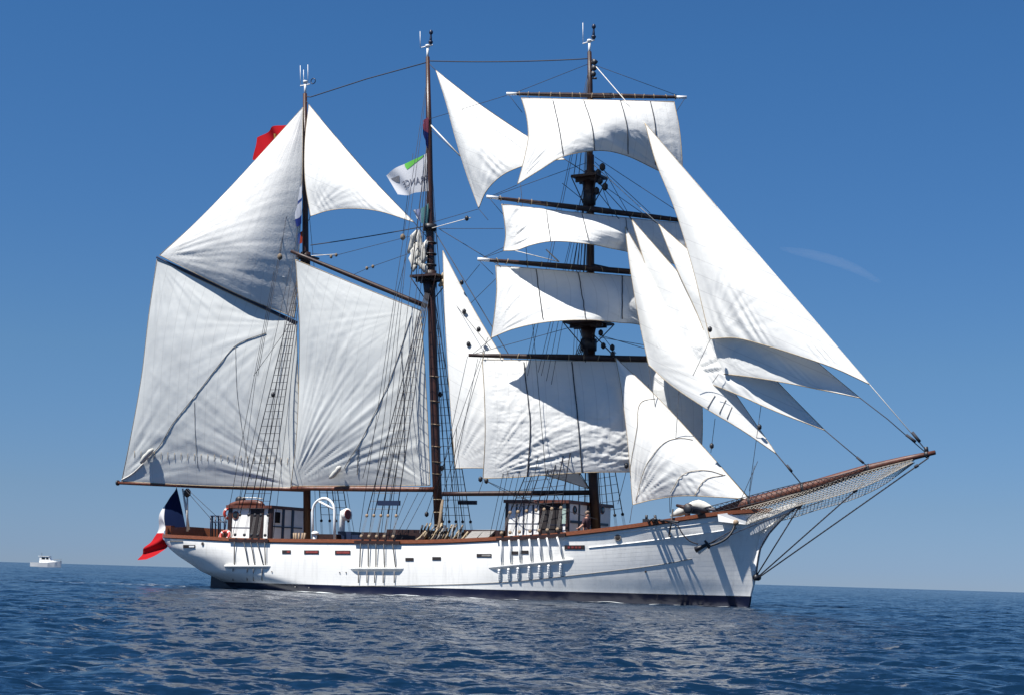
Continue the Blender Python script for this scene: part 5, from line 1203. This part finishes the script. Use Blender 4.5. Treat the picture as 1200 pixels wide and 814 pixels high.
# ------------------------------------------------------------------ person behind the rail
def skin_figure(parent, joints, edges, radii, name, m):
    me = bpy.data.meshes.new(name); me.from_pydata(joints, edges, []); o = bpy.data.objects.new(name, me); COL.objects.link(o); o.parent = parent
    md = o.modifiers.new('skin', 'SKIN'); sk = me.skin_vertices[0] if me.skin_vertices else None
    if sk is None: return o
    for i, r in enumerate(radii): sk.data[i].radius = (r if isinstance(r, tuple) else (r, r)); sk.data[i].use_root = (i == 0)
    s2 = o.modifiers.new('sub', 'SUBSURF'); s2.levels = s2.render_levels = 2; me.materials.append(M[m]); md.use_smooth_shade = True
    return o
def person():
    hd = S(687.5, 601.5, -1.9); dz = zr(hd[0]) - .95; base = np.array([hd[0], -1.9, dz]); H = hd[2] - dz + .10
    t_ = thing('person', base, 'person in a dark shirt leaning at the rail beside the fore mast', 'person'); k = H / 1.75
    J = [(0, 0, .95), (0, 0, 1.15), (.02, 0, 1.38), (.03, 0, 1.50), (.04, 0, 1.58), (.05, 0, 1.68),
         (0, -.19, 1.42), (-.03, -.27, 1.18), (-.18, -.38, 1.02), (-.27, -.42, 1.0), (0, .19, 1.42), (.02, .26, 1.16), (-.05, .22, .92), (-.06, .2, .84),
         (0, -.09, .9), (.02, -.1, .5), (0, -.1, .06), (.13, -.11, .03), (0, .09, .9), (.03, .1, .5), (0, .1, .06), (.13, .11, .03)]
    J = [tuple(k * c for c in j) for j in J]
    E = [(0, 1), (1, 2), (2, 3), (3, 4), (4, 5), (2, 6), (6, 7), (7, 8), (8, 9), (2, 10), (10, 11), (11, 12), (12, 13), (0, 14), (14, 15), (15, 16), (16, 17), (0, 18), (18, 19), (19, 20), (20, 21)]
    R = [.15, .14, .15, .06, .085, .095, .07, .05, .038, .035, .07, .05, .038, .035, .10, .065, .045, .04, .10, .065, .045, .04]
    skin_figure(t_, J, E, [r * k for r in R], 'body', 'skin')
    Js = [(0, 0, .93), (0, 0, 1.15), (.02, 0, 1.36), (.02, 0, 1.44), (0, -.19, 1.42), (-.03, -.27, 1.19), (0, .19, 1.42), (.02, .26, 1.18)]
    skin_figure(t_, [tuple(k * c for c in j) for j in Js], [(0, 1), (1, 2), (2, 3), (2, 4), (4, 5), (2, 6), (6, 7)], [r * k * 1.12 for r in (.155, .15, .16, .09, .08, .065, .08, .065)], 'shirt', 'shirt')
    Jt = [(0, 0, .98), (0, -.09, .88), (.02, -.1, .5), (0, -.1, .1), (0, .09, .88), (.03, .1, .5), (0, .1, .1)]
    skin_figure(t_, [tuple(k * c for c in j) for j in Jt], [(0, 1), (1, 2), (2, 3), (0, 4), (4, 5), (5, 6)], [r * k * 1.12 for r in (.15, .11, .08, .06, .11, .08, .06)], 'trousers', 'trouser')
    bm = bmesh.new(); bmesh.ops.create_uvsphere(bm, u_segments=16, v_segments=10, radius=.105 * k)
    for v in bm.verts:
        v.co.x *= 1.08; v.co.z *= 1.05
        if v.co.x > .03 and v.co.z < .03: v.co.x = .03
    for v in bm.verts: v.co += Vector((.035 * k, 0, 1.70 * k))
    me = bpy.data.meshes.new('hair'); bm.to_mesh(me); bm.free(); me.materials.append(M['hair']); me.polygons.foreach_set('use_smooth', [True] * len(me.polygons))
    o = bpy.data.objects.new('hair', me); COL.objects.link(o); o.parent = t_
person()

# ------------------------------------------------------------------ motorboat near the horizon
def px_world(px, py, z):
    d = cf * FOC + cr * (px - 600) + cu * (407 - py); return CAM + d * ((z - CAM[2]) / d[2])
def motorboat():
    p = px_world(54, 663.6, 0.); sc_ = p[1] / FOC / math.cos(math.atan(546 / FOC)) * 1.0
    r = bpy.data.objects.new('motorboat', None); COL.objects.link(r); r.location = p; r.rotation_euler = (0, 0, math.atan2(p[1], p[0]) - PI / 2 - .35)
    tag(r, 'small white cabin motorboat far away near the horizon', 'motorboat'); k = float(p[1]) / FOC * 34.5 / 9.0
    s = lambda *c: tuple(k * v for v in c)
    b = MB(); st_ = [(-4.6, 1.3, 1.25), (-2, 1.5, 1.25), (1, 1.5, 1.35), (3, 1.0, 1.6), (4.3, .35, 1.85), (4.8, .02, 1.95)]; V = []
    for x, w_, h_ in st_: V += [s(x, -w_, h_), s(x - .2 * (x > 0), -w_ * .8, -.3), s(x - .2 * (x > 0), w_ * .8, -.3), s(x, w_, h_)]
    F = [(4 * i + j, 4 * i + 4 + j, 4 * i + 5 + j, 4 * i + 1 + j) for i in range(5) for j in range(3)] + [(0, 1, 2, 3)] + [(4 * i, 4 * i + 3, 4 * i + 7, 4 * i + 4) for i in range(5)]
    b.add(V, F); h = b.build('hull', 'white', r)
    b = MB(); b.prism([s(-1.9, 1.2), s(-1.9, 3.1), s(.9, 3.1), s(1.6, 2.0), s(3.2, 1.75), s(3.2, 1.3)], -.95 * k, .95 * k); c = b.build('cabin', 'white', r)
    b = MB(); b.box(s(-2.3, -1.1, 3.1), s(1.1, 1.1, 3.25)); b.build('roof', 'white', c)
    for x0, x1 in ((-1.2, -.1), (.15, .95)):
        for y_ in (-1, 1): b = MB(); b.box(s(x0, y_ * .93, 2.25), s(x1, y_ * .98, 2.85)); b.build('window', 'glass', c)
    b = MB(); b.tube([s(-1.6, 0, 3.2), s(-1.6, 0, 4.3)], .05 * k, 6); b.build('antenna', 'iron', r)
    b = MB()
    for x in (2.6, 3.5, 4.5): b.tube([s(x, -.4, 1.6), s(x, -.4, 2.3)], .04 * k, 5)
    b.tube([s(2.4, -.6, 2.3), s(4.8, -.1, 2.45)], .04 * k, 5); b.build('guard_rail', 'grey', r)
motorboat()

# ------------------------------------------------------------------ faint streak of high cloud
def cirrus():
    D = 9000.; d0 = [px_dir for px_dir in (cf * FOC + cr * (x - 600) + cu * (407 - y) for x, y in ((914, 291), (958, 300), (998, 313), (1032, 331)))]
    P = [CAM + d / np.linalg.norm(d) * D for d in d0]; P = catmull(P, 30); base = P[15]
    b = MB(); V = []; k = 12
    for i, p in enumerate(P):
        t = np.array(P[min(29, i + 1)]) - np.array(P[max(0, i - 1)]); t /= np.linalg.norm(t); n1 = np.cross(t, p / np.linalg.norm(p)); n1 /= np.linalg.norm(n1); n2 = np.cross(t, n1)
        w_ = 25 * math.sin(PI * (i + .2) / 29.5) ** .5 + 3
        for j in range(k): a_ = 2 * PI * j / k; V.append(p - base + n1 * w_ * math.cos(a_) + n2 * w_ * math.sin(a_))
    b.add(V, [(i * k + j, i * k + (j + 1) % k, (i + 1) * k + (j + 1) % k, (i + 1) * k + j) for i in range(29) for j in range(k)] + [tuple(range(k))[::-1], tuple(29 * k + j for j in range(k))], 0, True)
    m = bpy.data.materials.new('thin_cloud'); m.use_nodes = True; t = m.node_tree; t.nodes.clear(); o = t.nodes.new('ShaderNodeOutputMaterial')
    v = t.nodes.new('ShaderNodeVolumePrincipled'); v.inputs['Density'].default_value = .0012; v.inputs['Color'].default_value = (.95, .95, .97, 1); v.inputs['Anisotropy'].default_value = 0
    t.links.new(v.outputs[0], o.inputs['Volume'])
    c = b.build('cloud', m); c.location = base; tag(c, 'faint thin streak of high cloud in the clear sky', 'cloud', kind='structure')
cirrus()
